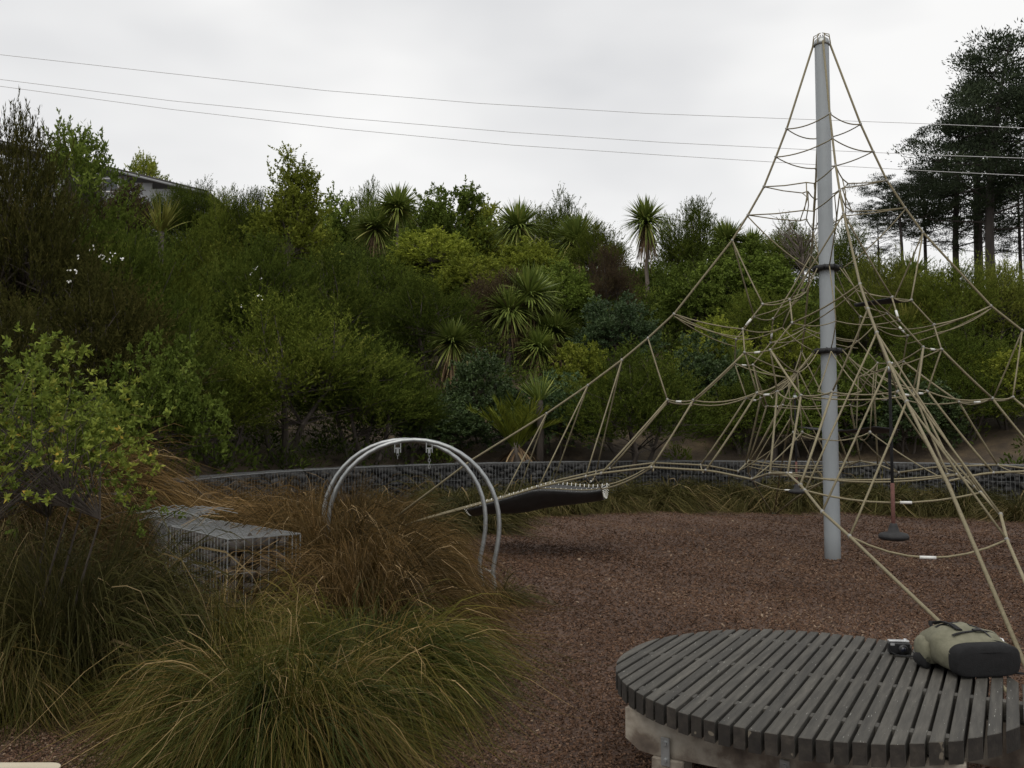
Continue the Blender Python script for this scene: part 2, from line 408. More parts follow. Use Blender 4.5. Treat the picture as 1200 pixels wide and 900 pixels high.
def bed_r(th):
    s = np.sin(th)
    return np.where(s < -.42, 15.5, 8.0)
tag(polar_sheet('bark_mulch_bed', [0.01] + list(np.linspace(.4, 8, 24)) + list(np.linspace(8.4, 15.5, 20)), 200, lambda x, y: bed_z(x, y)+terr(x, y), M['mulch'], bed_r), kind='structure', label='red brown bark mulch covering the play area')

# loose chips lying on the bed (nobody could count them)
def chips(n):
    d = RNG.uniform(0, 1, n)
    Y = 2.2 * (17.0/2.2) ** (d ** .85)                     # denser near the camera
    u = RNG.uniform(-.64, .78, n)
    X = u * Y
    r = np.hypot(X-POLE.x, Y-POLE.y)
    keep = (r < 7.6) | ((Y < 6.5) & (r < 11))
    X, Y = X[keep], Y[keep]; m = len(X)
    L = RNG.uniform(.008, .023, m) * np.clip(Y/6, .8, 1.8); W = L * RNG.uniform(.25, .6, m)
    pale = RNG.uniform(size=m) < .0012; L = np.where(pale, L*1.8, L); W = np.where(pale, W*1.8, W)
    a = RNG.uniform(0, 2*np.pi, m); tilt = RNG.normal(0, .35, m); roll = RNG.normal(0, .4, m)
    d1 = np.stack([np.cos(a)*np.cos(tilt), np.sin(a)*np.cos(tilt), np.sin(tilt)], 1)
    d2 = np.stack([-np.sin(a)*np.cos(roll), np.cos(a)*np.cos(roll), np.sin(roll)], 1)
    c = np.stack([X, Y, bed_z(X, Y) + terr(X, Y) + RNG.uniform(.004, .016, m)], 1)
    nrm = np.cross(d1, d2) * .006
    q = np.stack([c-d1*L[:, None]*.5-d2*W[:, None]*.35, c+d1*L[:, None]*.4-d2*W[:, None]*.5, c+d1*L[:, None]*.5+d2*W[:, None]*.4, c-d1*L[:, None]*.45+d2*W[:, None]*.5], 1)
    top = q + nrm[:, None, :]
    V = np.concatenate([top, q], 1).reshape(-1, 3)
    base = np.arange(m)[:, None]*8
    Q = np.concatenate([base+np.array([0, 1, 2, 3]), base+np.array([0, 4, 5, 1]), base+np.array([2, 6, 7, 3])], 0)
    v = np.tile(np.where(pale, 1.0, np.clip(RNG.beta(1.8, 2.6, m) + .13*np.sin(X*.9+1.3*np.sin(Y*.7))*np.cos(Y*.8+.9*np.sin(X*.5)) + .07*np.sin(X*2.7+Y*1.9), 0, 1)), 3)
    return mesh_np('bark_chips', V, quads=Q, mat=M['chip'], attrs={'v': v})
tag(link('bark_chips', chips(240000)), kind='stuff', label='loose bark chips strewn over the play area', cat='bark chips')

# ------------------------------------------------------------------ plants: generators
def norm(a): return a / np.maximum(np.linalg.norm(a, axis=-1, keepdims=True), 1e-9)
def leaf_quads(p, d, L, W, rng, flat=0.0):
    """Rhombic leaves at points p along d."""
    nr = norm(rng.normal(size=p.shape) + np.array([0, 0, flat]))
    s = norm(np.cross(d, nr))
    L = L[:, None]; W = W[:, None]
    return np.stack([p, p+d*L*.45+s*W*.5, p+d*L, p+d*L*.45-s*W*.5], 1)
def quad_mesh(name, Q, mat, v):
    n = len(Q)
    return mesh_np(name, Q.reshape(-1, 3), quads=np.arange(n*4).reshape(n, 4), mat=mat, attrs={'v': v})

def shrub(seed, H, W, stem_h, nclump, ntwig, nleaf, ll, lw, up=.5, rs=1.0, jit=.62, tl=.45, flat=0.0, shell=2.2, top=1.0, stems=3, spread=.5, rosette=False, topw=0.8):
    """Crown leaves and trunk tubes in metres, foot at the origin. topw: crown width near the top."""
    rng = np.random.default_rng(seed)
    dirs = norm(rng.normal(size=(nclump*3, 3)))
    dirs[:, 2] = np.abs(dirs[:, 2])*1.0 - rng.uniform(0, .75, nclump*3)
    dirs = norm(dirs)[:nclump]
    rad = rng.uniform(.12, 1, nclump) ** (1/shell)
    ph = rng.uniform(0, 6.28, 4)
    az = np.arctan2(dirs[:, 1], dirs[:, 0])
    lobes = 1 + .16*np.sin(az*2+ph[0]) + .12*np.sin(az*3+ph[1]+dirs[:, 2]*3) + rng.normal(0, .09, nclump)
    semi = np.array([W/2-tl*.5, W/2-tl*.5, (H-stem_h)/2-tl*.25])
    cz = stem_h + (H-stem_h)/2
    C = dirs*(rad*lobes)[:, None]*semi
    taper = 1 - (1-topw)*np.clip((C[:, 2]/semi[2]+.2), 0, 1)
    C[:, :2] *= taper[:, None]
    C[:, 2] += cz
    C[:, 2] = np.clip(C[:, 2], stem_h*.6+.05, H-tl*.3)
    # twigs
    K = nclump*ntwig
    ci = np.repeat(np.arange(nclump), ntwig)
    outw = norm(C - np.array([0, 0, cz*.75]))[ci]
    td = norm(outw*.8 + np.array([0, 0, up]) + rng.normal(0, .55, (K, 3)))
    tp = C[ci] + rng.normal(0, tl*.3, (K, 3)) - outw*tl*.3
    tlen = tl*rng.uniform(.55, 1.25, K)
    vi = np.clip(rng.normal(.5, .27, nclump), .02, .98)[ci]
    # leaves
    ti = np.repeat(np.arange(K), nleaf)
    n = K*nleaf
    f = (rng.uniform(.7, 1.0, n) if rosette else rng.uniform(.12, 1.0, n))
    droop = np.zeros((n, 3)); droop[:, 2] = -(f**2)*tlen[ti]*.12
    p = tp[ti] + td[ti]*(f*tlen[ti])[:, None] + droop
    p[:, 2] = np.maximum(p[:, 2], .04)
    d = norm(td[ti]*(.35 if rosette else .75) + rng.normal(0, jit, (n, 3)) + np.array([0, 0, up*.35]))
    L = ll*rng.uniform(.6, 1.3, n); Wd = lw*rng.uniform(.7, 1.25, n)
    Q = leaf_quads(p, d, L, Wd, rng, flat)
    v = np.clip(vi[ti]*.55 + rng.beta(2, 2, n)*.5 + (f-.5)*.12, 0, 1)
    # stems
    mb = MB()
    st = []
    for k in range(stems):
        a = 6.283*k/stems + rng.uniform(-.5, .5)
        tip = Vector((math.cos(a)*W*.22*spread*2, math.sin(a)*W*.22*spread*2, stem_h+(H-stem_h)*.55))
        b0 = Vector((math.cos(a)*.06, math.sin(a)*.06, -.25))
        mid = b0.lerp(tip, .45) + Vector(rng.normal(0, .08, 3))
        r0 = .018*H**.8*rs
        pts = [b0, b0.lerp(mid, .5)+Vector(rng.normal(0, .03, 3)), mid, mid.lerp(tip, .5)+Vector(rng.normal(0, .05, 3)), tip]
        mb.tube(pts, [r0, r0*.85, r0*.65, r0*.45, r0*.25], n=6)
        st.append((pts, r0))
    for j in range(nclump):
        c = Vector(C[j]); pts, r0 = st[j % stems]
        a = pts[2] if c.z < pts[3].z else pts[3]
        if c.z < pts[2].z: a = pts[1]
        m = a.lerp(c, .55) + Vector((0, 0, .06)) + Vector(rng.normal(0, .05, 3))
        mb.tube([a, m, c], [r0*.32, r0*.2, r0*.08], n=4, cap=False)
    return Q, v, mb

PROTO = {}
def add_proto(key, crown_mat, trunk_mat, H, W, **kw):
    Q, v, mb = shrub(H=H, W=W, **kw)
    PROTO[key] = dict(crown=(Q, v), mats={}, trunk=mb.mesh('trunk', trunk_mat), H=H, W=W, default=crown_mat)
def crown_mesh(key, mat):
    pr = PROTO[key]; mat = mat or pr['default']
    if mat not in pr['mats']:
        if pr['mats']:
            me = next(iter(pr['mats'].values())).copy(); me.materials.clear(); me.materials.append(M[mat])
        else:
            me = quad_mesh('crown', pr['crown'][0], M[mat], pr['crown'][1])
        pr['mats'][mat] = me
    return pr['mats'][mat]
def plant(name, key, label, cat, x, y, h, w, mat=None, rz=None, group=None, z=None, sink=.05):
    pr = PROTO[key]
    z = T(x, y) if z is None else z
    o = thing(name, label, cat, (x, y, z-sink), random.uniform(0, 6.28) if rz is None else rz, group)
    sx = w/pr['W']; sz = min(h/pr['H'], 1.45*sx); lift = h-pr['H']*sz
    for nm, me in (('crown', crown_mesh(key, mat)), ('trunk', pr['trunk'])):
        c = link(nm, me, o); c.scale = (sx, sx, sz); c.location = (0, 0, lift)
    if lift > .3:
        r0 = .03*h**.8
        MB().tube([(0, 0, -.2), (.05, .03, lift*.5), (0, 0, lift+.3*sz)], [r0*1.2, r0, r0*.8], 7).build('stem', M['bark'], o, True)
    return o

for i in range(3):
    add_proto(f'manuka{i}', 'manuka', M['bark'], 4.0, 3.0, seed=11+i, stem_h=.12, nclump=130, ntwig=20, nleaf=26, ll=.072, lw=.0135, up=1.0, tl=.50, jit=.36, stems=4, topw=.66)
for i in range(3):
    add_proto(f'broad{i}', 'leaf_mid', M['bark'], 3.2, 2.8, seed=31+i, stem_h=.12, nclump=130, ntwig=12, nleaf=17, ll=.088, lw=.044, up=.35, tl=.36, flat=.9, stems=3, topw=.75)
for i in range(2):
    add_proto(f'glossy{i}', 'leaf_dark', M['bark'], 2.2, 2.4, seed=51+i, stem_h=.05, nclump=110, ntwig=11, nleaf=16, ll=.085, lw=.045, up=.3, tl=.32, flat=1.2, stems=4, topw=.8, rosette=True)
add_proto('airy', 'leaf_light', M['bark_pale'], 6.0, 2.4, seed=71, stem_h=1.2, nclump=150, ntwig=11, nleaf=16, ll=.085, lw=.04, up=.55, tl=.40, flat=.4, stems=2, topw=.42, shell=2.0, spread=.25)
add_proto('round', 'leaf_mid', M['bark'], 3.0, 2.6, seed=77, stem_h=1.0, nclump=55, ntwig=9, nleaf=12, ll=.10, lw=.042, up=.4, tl=.34, flat=.5, stems=2, topw=.85)
add_proto('fine', 'manuka_olive', M['bark'], 3.0, 2.6, seed=83, stem_h=.1, nclump=120, ntwig=18, nleaf=24, ll=.062, lw=.0125, jit=.34, up=1.0, tl=.5, stems=5, topw=.7)

# cabbage trees -----------------------------------------------------------
def strips(base, d0, L, W, droop, nseg, rng, side_jit=.4, taper=(.55, 1, .75, .06)):
    """Arching blades: returns verts (n, nseg+1, 2, 3)."""
    n = len(base)
    t = np.linspace(0, 1, nseg+1)
    hor = d0.copy(); hor[:, 2] = 0
    s = norm(np.cross(d0, np.array([0, 0, 1.0])) + rng.normal(0, .15, (n, 3)) + 1e-4)
    P = base[:, None, :] + d0[:, None, :]*(L[:, None]*t)[..., None]
    P[..., 2] -= droop[:, None]*L[:, None]*(t**2.2)
    w = np.interp(t, np.linspace(0, 1, len(taper)), taper)
    off = s[:, None, :]*(W[:, None]*w*.5)[..., None]
    return np.stack([P-off, P+off], 2)
def strip_mesh(name, S, mat, v):
    n, k = S.shape[0], S.shape[1]
    b = (np.arange(n)*k*2)[:, None]
    Q = np.concatenate([b + np.array([2*i, 2*i+1, 2*i+3, 2*i+2]) for i in range(k-1)], 0)
    if v.ndim == 1: vv = np.tile(v, k-1)
    else: vv = v.T.ravel()
    return mesh_np(name, S.reshape(-1, 3), quads=Q, mat=mat, attrs={'v': vv})
def cabbage_head(seed, n=430):
    rng = np.random.default_rng(seed)
    d = norm(rng.normal(size=(n, 3))); d[:, 2] = np.where(rng.uniform(size=n) < .72, np.abs(d[:, 2]), d[:, 2]*.8)
    d = norm(d)
    base = d*.05
    L = rng.uniform(.62, .95, n); W = rng.uniform(.045, .07, n)
    S = strips(base, d, L, W, np.where(d[:, 2] > .5, .10, .34)*rng.uniform(.5, 1.5, n), 4, rng)
    head = (S, np.clip(rng.beta(2, 2, n) + (d[:, 2] < -.1)*.25, 0, 1))
    m = 90
    a = rng.uniform(0, 6.283, m)
    d2 = norm(np.stack([np.cos(a)*.42, np.sin(a)*.42, -np.ones(m)*rng.uniform(.6, 1.1, m)], 1))
    S2 = strips(np.stack([np.cos(a)*.05, np.sin(a)*.05, rng.uniform(-.45, .0, m)], 1), d2, rng.uniform(.5, .8, m), rng.uniform(.03, .05, m), rng.uniform(.2, .6, m), 3, rng)
    return head, (S2, rng.uniform(0, 1, m))
HEADS = []
for k in range(3):
    h, sk = cabbage_head(101+k)
    HEADS.append(dict(green=strip_mesh('leaf_head', h[0], M['sword'], h[1]), yellow=strip_mesh('leaf_head', h[0], M['sword_yellow'], h[1]), skirt=strip_mesh('dead_skirt', sk[0], M['dead_leaf'], sk[1])))
def trunk_mesh(seed):
    rng = np.random.default_rng(seed); mb = MB()
    pts = [(rng.normal(0, .03)*(k > 0)*(k < 6), rng.normal(0, .03)*(k > 0)*(k < 6), k/6*1.15-.15) for k in range(7)]
    mb.tube(pts, [.13, .105, .09, .085, .08, .08, .06], n=9)
    return mb.mesh('trunk', M['bark_pale'], True)
CTR = [trunk_mesh(5), trunk_mesh(6)]
_cab = [0]
def cabbage(label, x, y, h, head_r, yellow=False, skirt=True, group='cabbage trees on the hillside', z=None):
    z = T(x, y) if z is None else z
    k = _cab[0]; _cab[0] += 1
    o = thing('cabbage_tree', label, 'cabbage tree', (x, y, z-.05), random.uniform(0, 6.28), group)
    th = max(.3, h - head_r*.9)
    t = link('trunk', CTR[k % 2], o); t.scale = (1, 1, th)
    hd = link('leaf_head', HEADS[k % 3]['yellow' if yellow else 'green'], o)
    hd.location = (0, 0, th); s = head_r/.88; hd.scale = (s*random.uniform(.9, 1.15), s*random.uniform(.9, 1.15), s*random.uniform(.85, 1.15)); hd.rotation_euler = (random.uniform(-.22, .22), random.uniform(-.22, .22), random.uniform(0, 6.28))
    if skirt:
        sk = link('dead_skirt', HEADS[k % 3]['skirt'], o); sk.location = (0, 0, th); sk.scale = (s, s, s*1.1)
    return o

# palm / flax -------------------------------------------------------------
def palm_parts(seed, nf=17, up=1.0, L0=1.35):
    rng = np.random.default_rng(seed)
    quads, v, rib = [], [], MB()
    for i in range(nf):
        a = i*2.4 + rng.uniform(-.3, .3)
        el = rng.uniform(.75, 1.35)*up
        d = np.array([math.cos(a)*math.cos(el), math.sin(a)*math.cos(el), math.sin(el)])
        L = L0*rng.uniform(.75, 1.1); dr = rng.uniform(.12, .32)
        t = np.linspace(0, 1, 9)
        P = d[None]*(L*t)[:, None]; P[:, 2] -= dr*L*t**2.2; P[:, :2] += d[:2]*dr*L*.5*(t**2)[:, None]
        rib.tube([tuple(p) for p in P], [.02*(1-.8*x) for x in t], n=4, cap=False)
        side = norm(np.cross(d, [0, 0, 1.0])[None])[0]
        for q in np.linspace(.16, 1, 24):
            p = np.array([np.interp(q, t, P[:, c]) for c in range(3)])
            tg = norm((np.array([np.interp(min(1, q+.05), t, P[:, c]) for c in range(3)])-p + d*.01)[None])[0]
            for sg in (-1, 1):
                ld = norm((tg*.85 + side*sg*.62 + np.array([0, 0, .1]) + rng.normal(0, .05, 3))[None])[0]
                l = .42*L0/1.35*math.sin(min(1, .25+q*.75)*2.6)*rng.uniform(.85, 1.15) + .06
                w = norm(np.cross(ld, [0, 0, 1.0])[None])[0]*.016
                quads.append([p-w*.6, p+ld*l*.5-w, p+ld*l, p+ld*l*.5+w]); v.append(rng.beta(2, 2))
    return np.array(quads), np.array(v), rib
def flax_mesh(seed, n, mat, L0=1.2):
    rng = np.random.default_rng(seed)
    a = rng.uniform(0, 6.283, n); el = rng.uniform(.65, 1.5, n)
    d = np.stack([np.cos(a)*np.cos(el), np.sin(a)*np.cos(el), np.sin(el)], 1)
    base = np.stack([np.cos(a)*.1, np.sin(a)*.1, np.zeros(n)], 1)
    S = strips(base, d, L0*rng.uniform(.6, 1.1, n), rng.uniform(.03, .06, n), rng.uniform(.02, .35, n), 5, rng)
    return strip_mesh('blades', S, M[mat], rng.beta(2, 2, n))

# grass tussocks ----------------------------------------------------------
def tussock_mesh(seed, n, L0, mat, spread=1.0, wind=(0, 0), baser=.24, wid=.0045, nseg=7, el=(.55, 1.42), nlock=90):
    """Blades gathered in locks that rise, arch over and hang."""
    rng = np.random.default_rng(seed)
    la = rng.uniform(0, 6.283, nlock); le = rng.uniform(el[0], el[1], nlock); lL = rng.uniform(.55, 1.15, nlock); lb = rng.uniform(.25, 1.15, nlock)
    lo = la + rng.normal(0, .5, nlock); lk = np.clip(rng.normal(.36, .25, nlock), 0, .95); lr = baser*np.sqrt(rng.uniform(0, 1, nlock))
    k = rng.integers(0, nlock, n)
    loose = rng.uniform(size=n) < .32
    a = la[k] + rng.normal(0, .16, n) + loose*rng.normal(0, .7, n)
    elev = np.clip(le[k] + rng.normal(0, .10, n) + loose*rng.normal(0, .22, n), .25, 1.52)
    d = np.stack([np.cos(a)*np.cos(elev)*spread, np.sin(a)*np.cos(elev)*spread, np.sin(elev)], 1)
    L = L0*lL[k]*rng.uniform(.55, 1.12, n)*(.8+.2*np.sin(elev))
    t = np.linspace(0, 1, nseg+1)
    base = np.stack([np.cos(la[k])*lr[k], np.sin(la[k])*lr[k], np.full(n, -.02)], 1) + rng.normal(0, .03, (n, 3))*np.array([1, 1, 0])
    bend = np.clip(lb[k]*rng.uniform(.7, 1.25, n), .1, 1.3)
    oa = lo[k] + rng.normal(0, .22, n)
    out = norm(np.stack([np.cos(oa)+wind[0], np.sin(oa)+wind[1], np.zeros(n)], 1))
    P = base[:, None, :] + d[:, None, :]*(L[:, None]*(t - .25*t**3))[..., None]
    P += out[:, None, :]*(bend*L)[:, None, None]*(t**2.2*.55)[None, :, None]
    P[..., 2] -= (bend*L)[:, None]*(t**2.5)*.78
    ph = rng.uniform(0, 6.28, (n, 1)); sw_ = rng.normal(0, .03, (n, 1))*np.sin(ph+t[None]*rng.uniform(3, 7, (n, 1)))*(t**1.2)[None]
    sd = norm(np.cross(out, np.array([0, 0, 1.0])))
    P += sd[:, None, :]*sw_[..., None]
    P += rng.normal(0, .012, (n, nseg+1, 3))*(t**1.2)[None, :, None]
    kt = rng.uniform(.35, .8, n); kk = (rng.uniform(size=n) < .10)                       # broken blades: fold over sharply
    past = np.clip(t[None]-kt[:, None], 0, 1)*kk[:, None]
    kd = norm(rng.normal(size=(n, 3))*np.array([1, 1, .3]) + np.array([0, 0, -.5]))
    P += kd[:, None, :]*(past*L[:, None]*1.1)[..., None]
    P[..., 2] = np.maximum(P[..., 2], .012+rng.uniform(0, .03, (n, 1)))
    s = norm(np.cross(d, np.array([0, 0, 1.0])) + rng.normal(0, .6, (n, 3)))
    w = np.interp(t, [0, .4, .8, 1], [.8, 1, .65, .12])*wid
    off = s[:, None, :]*(w*.5)[None, :, None]*(rng.uniform(.55, 1.3, n)+1.1*(rng.uniform(size=n) < .10))[:, None, None]
    S = np.stack([P-off, P+off], 2)
    kind = np.clip(lk[k] + rng.normal(0, .13, n), 0, 1); dead = rng.uniform(size=n) < .05
    kind = np.where(dead, rng.uniform(.8, 1, n), kind)
    tm = (t[1:]+t[:-1])*.5
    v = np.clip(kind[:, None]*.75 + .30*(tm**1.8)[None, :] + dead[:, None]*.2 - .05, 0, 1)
    return strip_mesh('blades', S, M[mat], v)

# ------------------------------------------------------------------ rope pyramid
PHI0 = -10.6
def pol(phi, r, z):
    a = R(PHI0+phi); return Vector((POLE.x-math.cos(a)*r, POLE.y-math.sin(a)*r, z))
pyr = thing('rope_pyramid', 'tall rope climbing pyramid of tan ropes strung from a grey pole', 'climbing net', POLE)
def local(pts): return [Vector(p)-POLE for p in pts]
mb = MB(); mb.lathe((0, 0, 0), [(.098, -.3), (.098, .35), (.092, 3.0), (.088, 6.55), (.080, 6.60), (.05, 6.63), (.01, 6.64)], 28); mb.build('pole', M['pole'], pyr, True)
mb = MB(); mb.lathe((0, 0, 0), [(.085, 6.57), (.098, 6.58), (.098, 6.61), (.085, 6.65), (.05, 6.68), (.012, 6.69)], 24); mb.build('pole_cap', M['galv'], pyr, True)
mb = MB()
for k in range(8):
    a = k*math.pi/4; mb.tube([(0.12*math.cos(a), .12*math.sin(a), 6.57), (.10*math.cos(a), .10*math.sin(a), 6.70), (.03*math.cos(a), .03*math.sin(a), 6.735)], .006, 4)
mb.build('cap_loops', M['rope'], pyr)
mb = MB(); mb.lathe((0, 0, 0), [(.10, -.02), (.15, -.01), (.15, .012), (.10, .016)], 24); mb.build('base_plate', M['galv'], pyr, True)
for zc in (3.69, 2.64):
    mb = MB(); mb.lathe((0, 0, zc), [(.10, -.03), (.15, -.03), (.165, -.01), (.165, .01), (.15, .03), (.10, .03)], 20)
    for k in range(8):
        a = k*math.pi/4+.3; mb.tube([(.15*math.cos(a), .15*math.sin(a), zc-.03), (.20*math.cos(a), .20*math.sin(a), zc), (.15*math.cos(a), .15*math.sin(a), zc+.03)], .009, 5)
    mb.build('rope_collar', M['rubber'], pyr, True)

NODE = {'T': (0, .10, 6.60), 'S-3': (0, .45, 5.52), 'S-2': (0, .59, 5.16), 'S-1': (0, .745, 4.78), 'S0': (0, .95, 4.42), 'S1': (0, 1.15, 4.10), 'S2': (0, 1.90, 3.16), 'S3': (0, 2.24, 2.85),
        'S4': (0, 2.58, 2.57), 'S5': (0, 3.03, 2.24), 'S6': (0, 3.58, 1.87), 'S7': (0, 4.6, 1.25), 'A': (0, 6.3, 0.0),
        'N1': (33.8, 1.014, 3.174), 'N2': (27.9, 1.225, 2.873), 'N3': (37.1, 1.361, 2.563), 'N4': (19, 1.78, 2.01), 'N5': (9, 2.02, 2.03),
        'I1': (38, 1.20, 2.09), 'I2': (45, .62, 2.34), 'I3': (20, .72, 2.10), 'I4': (45, .55, 1.62), 'I5': (0, 1.25, 1.74), 'I6': (0, .55, 2.95), 'I7': (45, .42, 3.35),
        'B8': (8, 4.10, .79), 'B11': (11, 3.65, .94), 'B14': (14, 3.08, 1.08), 'B16': (15.2, 2.9, 1.12), 'B20': (20, 2.33, 1.20), 'B30': (30, 1.80, 1.17), 'B32': (33, 1.70, 1.155), 'BM': (45, 1.48, 1.08)}
def nd(key, q, mir, off=0):
    phi, r, z = NODE[key]
    return pol(q*90 + (-phi if mir else phi) + off, r, z)
def sag_line(a, b, sag, n=9):
    return [a.lerp(b, t) + Vector((0, 0, -sag*4*t*(1-t))) for t in np.linspace(0, 1, n)]
NROPE = [0]
def rope(pts, r=.0092, n=6):
    NROPE[0] += 1
    return MB().tube(local(pts), r, n).build('rope', M['rope'], pyr, True)
def ferrule(a, b, t=.5, L=.09, r=.0135, sag=0):
    c = a.lerp(b, t) + Vector((0, 0, -sag*4*t*(1-t))); d = (b-a).normalized()
    MB().tube(local([c-d*L/2, c+d*L/2]), r, 8).build('ferrule', M['ferrule'], pyr, True)
def clamp(p, r=.02):
    pass
# four main cables, copied round the pole
MAINS = ['T', 'S-3', 'S-2', 'S-1', 'S0', 'S1', 'S2', 'S3', 'S4', 'S5', 'S6', 'S7', 'A']
for q in range(4):
    rope([nd(k, q, 0) for k in MAINS], .0135, 8)
    # doubled section under the split
    up = Vector((0, 0, .018))
    # climbing rings near the top: one sagging rope to the next cable
    for k, sg in (('S-3', .045), ('S-2', .045)):
        a, b = nd(k, q, 0), nd(k, q+1, 0)
        rope(sag_line(a, b, sg), .0078)
    # two lower rings drawn in towards the pole by short ties
    tops = []
    for k, rin in (('S-1', .30), ('S0', .34)):
        a, b = nd(k, q, 0), nd(k, q+1, 0)
        z = NODE[k][2]
        m1, m2 = pol(q*90+34, rin, z-.02), pol(q*90+56, rin, z-.06)
        rope([a, a.lerp(m1, .5)+Vector((0, 0, -.012)), m1, m2, m2.lerp(b, .5)+Vector((0, 0, -.012)), b], .0078)
        tops.append((m1, m2))
    rope([tops[0][0], tops[0][0].lerp(tops[1][0], .5)+Vector((.02, 0, 0)), tops[1][0]], .0068)
    rope([tops[0][1], tops[0][1].lerp(pol(q*90+45, .2, 4.6), .6), tops[1][1]], .0068)
    # inner stays from each cable to the upper collar and on to the lower one
    c1 = pol(q*90, .20, 3.69); c2 = pol(q*90+45, .20, 2.64)
    rope(sag_line(nd('S0', q, 0)+Vector((0, 0, -.02)), c1, .05), .0078)
    rope(sag_line(c1, nd('I6', q, 0), -.02, 5), .0068)
    rope(sag_line(nd('I6', q, 0), pol(q*90, .2, 2.66), .03, 5), .0068)
    rope(sag_line(pol(q*90+45, .19, 3.67), nd('I7', q, 0), .0, 4), .0068)
    rope(sag_line(c2, nd('I2', q, 0), .05, 6), .0072)
    rope(sag_line(pol(q*90, .19, 2.62), nd('I3', q, 0), .03, 6), .0072)
    rope(sag_line(pol(q*90, .19, 2.62), nd('I3', q, 1), .03, 6), .0072)
    rope(sag_line(nd('I2', q, 0), nd('I4', q, 0), .0, 4), .0072)
    rope(sag_line(nd('I4', q, 0), nd('I4', q+1, 0), .10), .0072)
    rope(sag_line(nd('I4', q, 0), nd('BM', q, 0), .03), .0078)
    # across the middle of each face
    for k, sg, fer in (('N1', .03, False), ('N3', .012, True), ('I1', .03, True)):
        a, b = nd(k, q, 0), nd(k, q+1, 1)
        rope(sag_line(a, b, sg, 6), .0078)
        if fer: ferrule(a, b, .5, .08, sag=sg)
    rope(sag_line(nd('N1', q, 0), nd('I7', q, 0), .02, 4), .0068)
    rope(sag_line(nd('N1', q+1, 1), nd('I7', q, 0), .02, 4), .0068)
    # lower edge ropes from anchor to anchor
    ks = [('A', q, 0), ('B8', q, 0), ('B11', q, 0), ('B14', q, 0), ('B16', q, 0), ('B20', q, 0), ('B30', q, 0), ('B32', q, 0), ('BM', q, 0)]
    edge = [nd(*k) for k in ks]
    edge = [edge[0], pol(q*90+3.3, 5.35, .43)] + edge[1:]
    other = [nd(k[0], q+1, 1) for k in ks]
    other = [other[0], pol(q*90+90-3.3, 5.35, .43)] + other[1:]
    rope(edge + other[::-1][1:], .0125, 8)
    for mir in (0, 1):
        seg = lambda a, b, sg=.0, r=.0092, n=5: rope(sag_line(nd(a, q, mir), nd(b, q, mir), sg, n), r)
        seg('S1', 'N1', .015); seg('N1', 'N2', .0); seg('S2', 'N2', .03); seg('N2', 'N3')
        rope(sag_line(nd('S2', q, mir)+Vector((0, 0, -.03)), nd('N2', q, mir)+Vector((0, 0, -.10)), .05, 7), .0068)
        seg('N3', 'N4', .01, .0125); seg('N4', 'N5', .02); seg('S3', 'N5', .01); seg('N3', 'I1')
        seg('N4', 'B20', .01, .012); seg('N5', 'B16', .01, .012); seg('S4', 'B14'); seg('S5', 'B11'); seg('S6', 'B8')
        seg('I1', 'B30', .02, .012); seg('I1', 'N4', .06, .009, 7); seg('I1', 'I2', .04, .0078); seg('N3', 'I2', .03, .0078)
        seg('N2', 'I6', .05, .0068, 7)
        if mir == 0:
            ferrule(nd('N1', q, mir), nd('N2', q, mir), .72, .10)
            ferrule(nd('N4', q, mir), nd('N5', q, mir), .55, .08, sag=.02)
    # rungs between the two edge ropes of a corner
    rope(sag_line(nd('N5', q, 0), nd('N5', q, 1), .03), .0078)
    rope(sag_line(nd('N4', q, 0), nd('N4', q, 1), .05), .0078)
    rope(sag_line(nd('I3', q, 0), nd('I3', q, 1), .05), .0072)
    rope(sag_line(nd('B30', q, 0), nd('B30', q, 1), .06), .0092)
    rope(sag_line(nd('B20', q, 0), nd('B20', q, 1), .08), .0092)
    rope(sag_line(nd('B14', q, 0), nd('B14', q, 1), .10), .0092); ferrule(nd('B14', q, 0), nd('B14', q, 1), .42, .10, sag=.10)
    if q != 0:
        rope(sag_line(nd('B8', q, 0), nd('B8', q, 1), .15), .0092); ferrule(nd('B8', q, 0), nd('B8', q, 1), .5, .12, sag=.15)
    # ground anchor
    a = nd('A', q, 0); mb = MB(); mb.tube(local([a+Vector((0, 0, -.3)), a+Vector((0, 0, .05))]), .03, 8); mb.build('ground_anchor', M['galv'], pyr, True)

# small steel clamps where ropes meet, one mesh shared by all
clamp_me = MB().lathe((0, 0, 0), [(.010, -.020), (.017, -.014), (.017, .014), (.010, .020)], 8).mesh('rope_clamp', M['clamp'], True)
for q in range(4):
    for k in ('S-3', 'S-2', 'S-1', 'S0', 'S1', 'S2', 'S3', 'S4', 'S5', 'S6', 'BM', 'I4'):
        c = link('rope_clamp', clamp_me, pyr); c.location = nd(k, q, 0)-POLE; c.rotation_euler = (random.uniform(-.6, .6), random.uniform(-.6, .6), 0)
    for k in ('N1', 'N2', 'N3', 'N4', 'N5', 'I1', 'B11', 'B14', 'B20', 'B30', 'B8', 'B16'):
        for mir in (0, 1):
            c = link('rope_clamp', clamp_me, pyr); c.location = nd(k, q, mir)-POLE; c.rotation_euler = (random.uniform(-1, 1), random.uniform(-1, 1), 0)
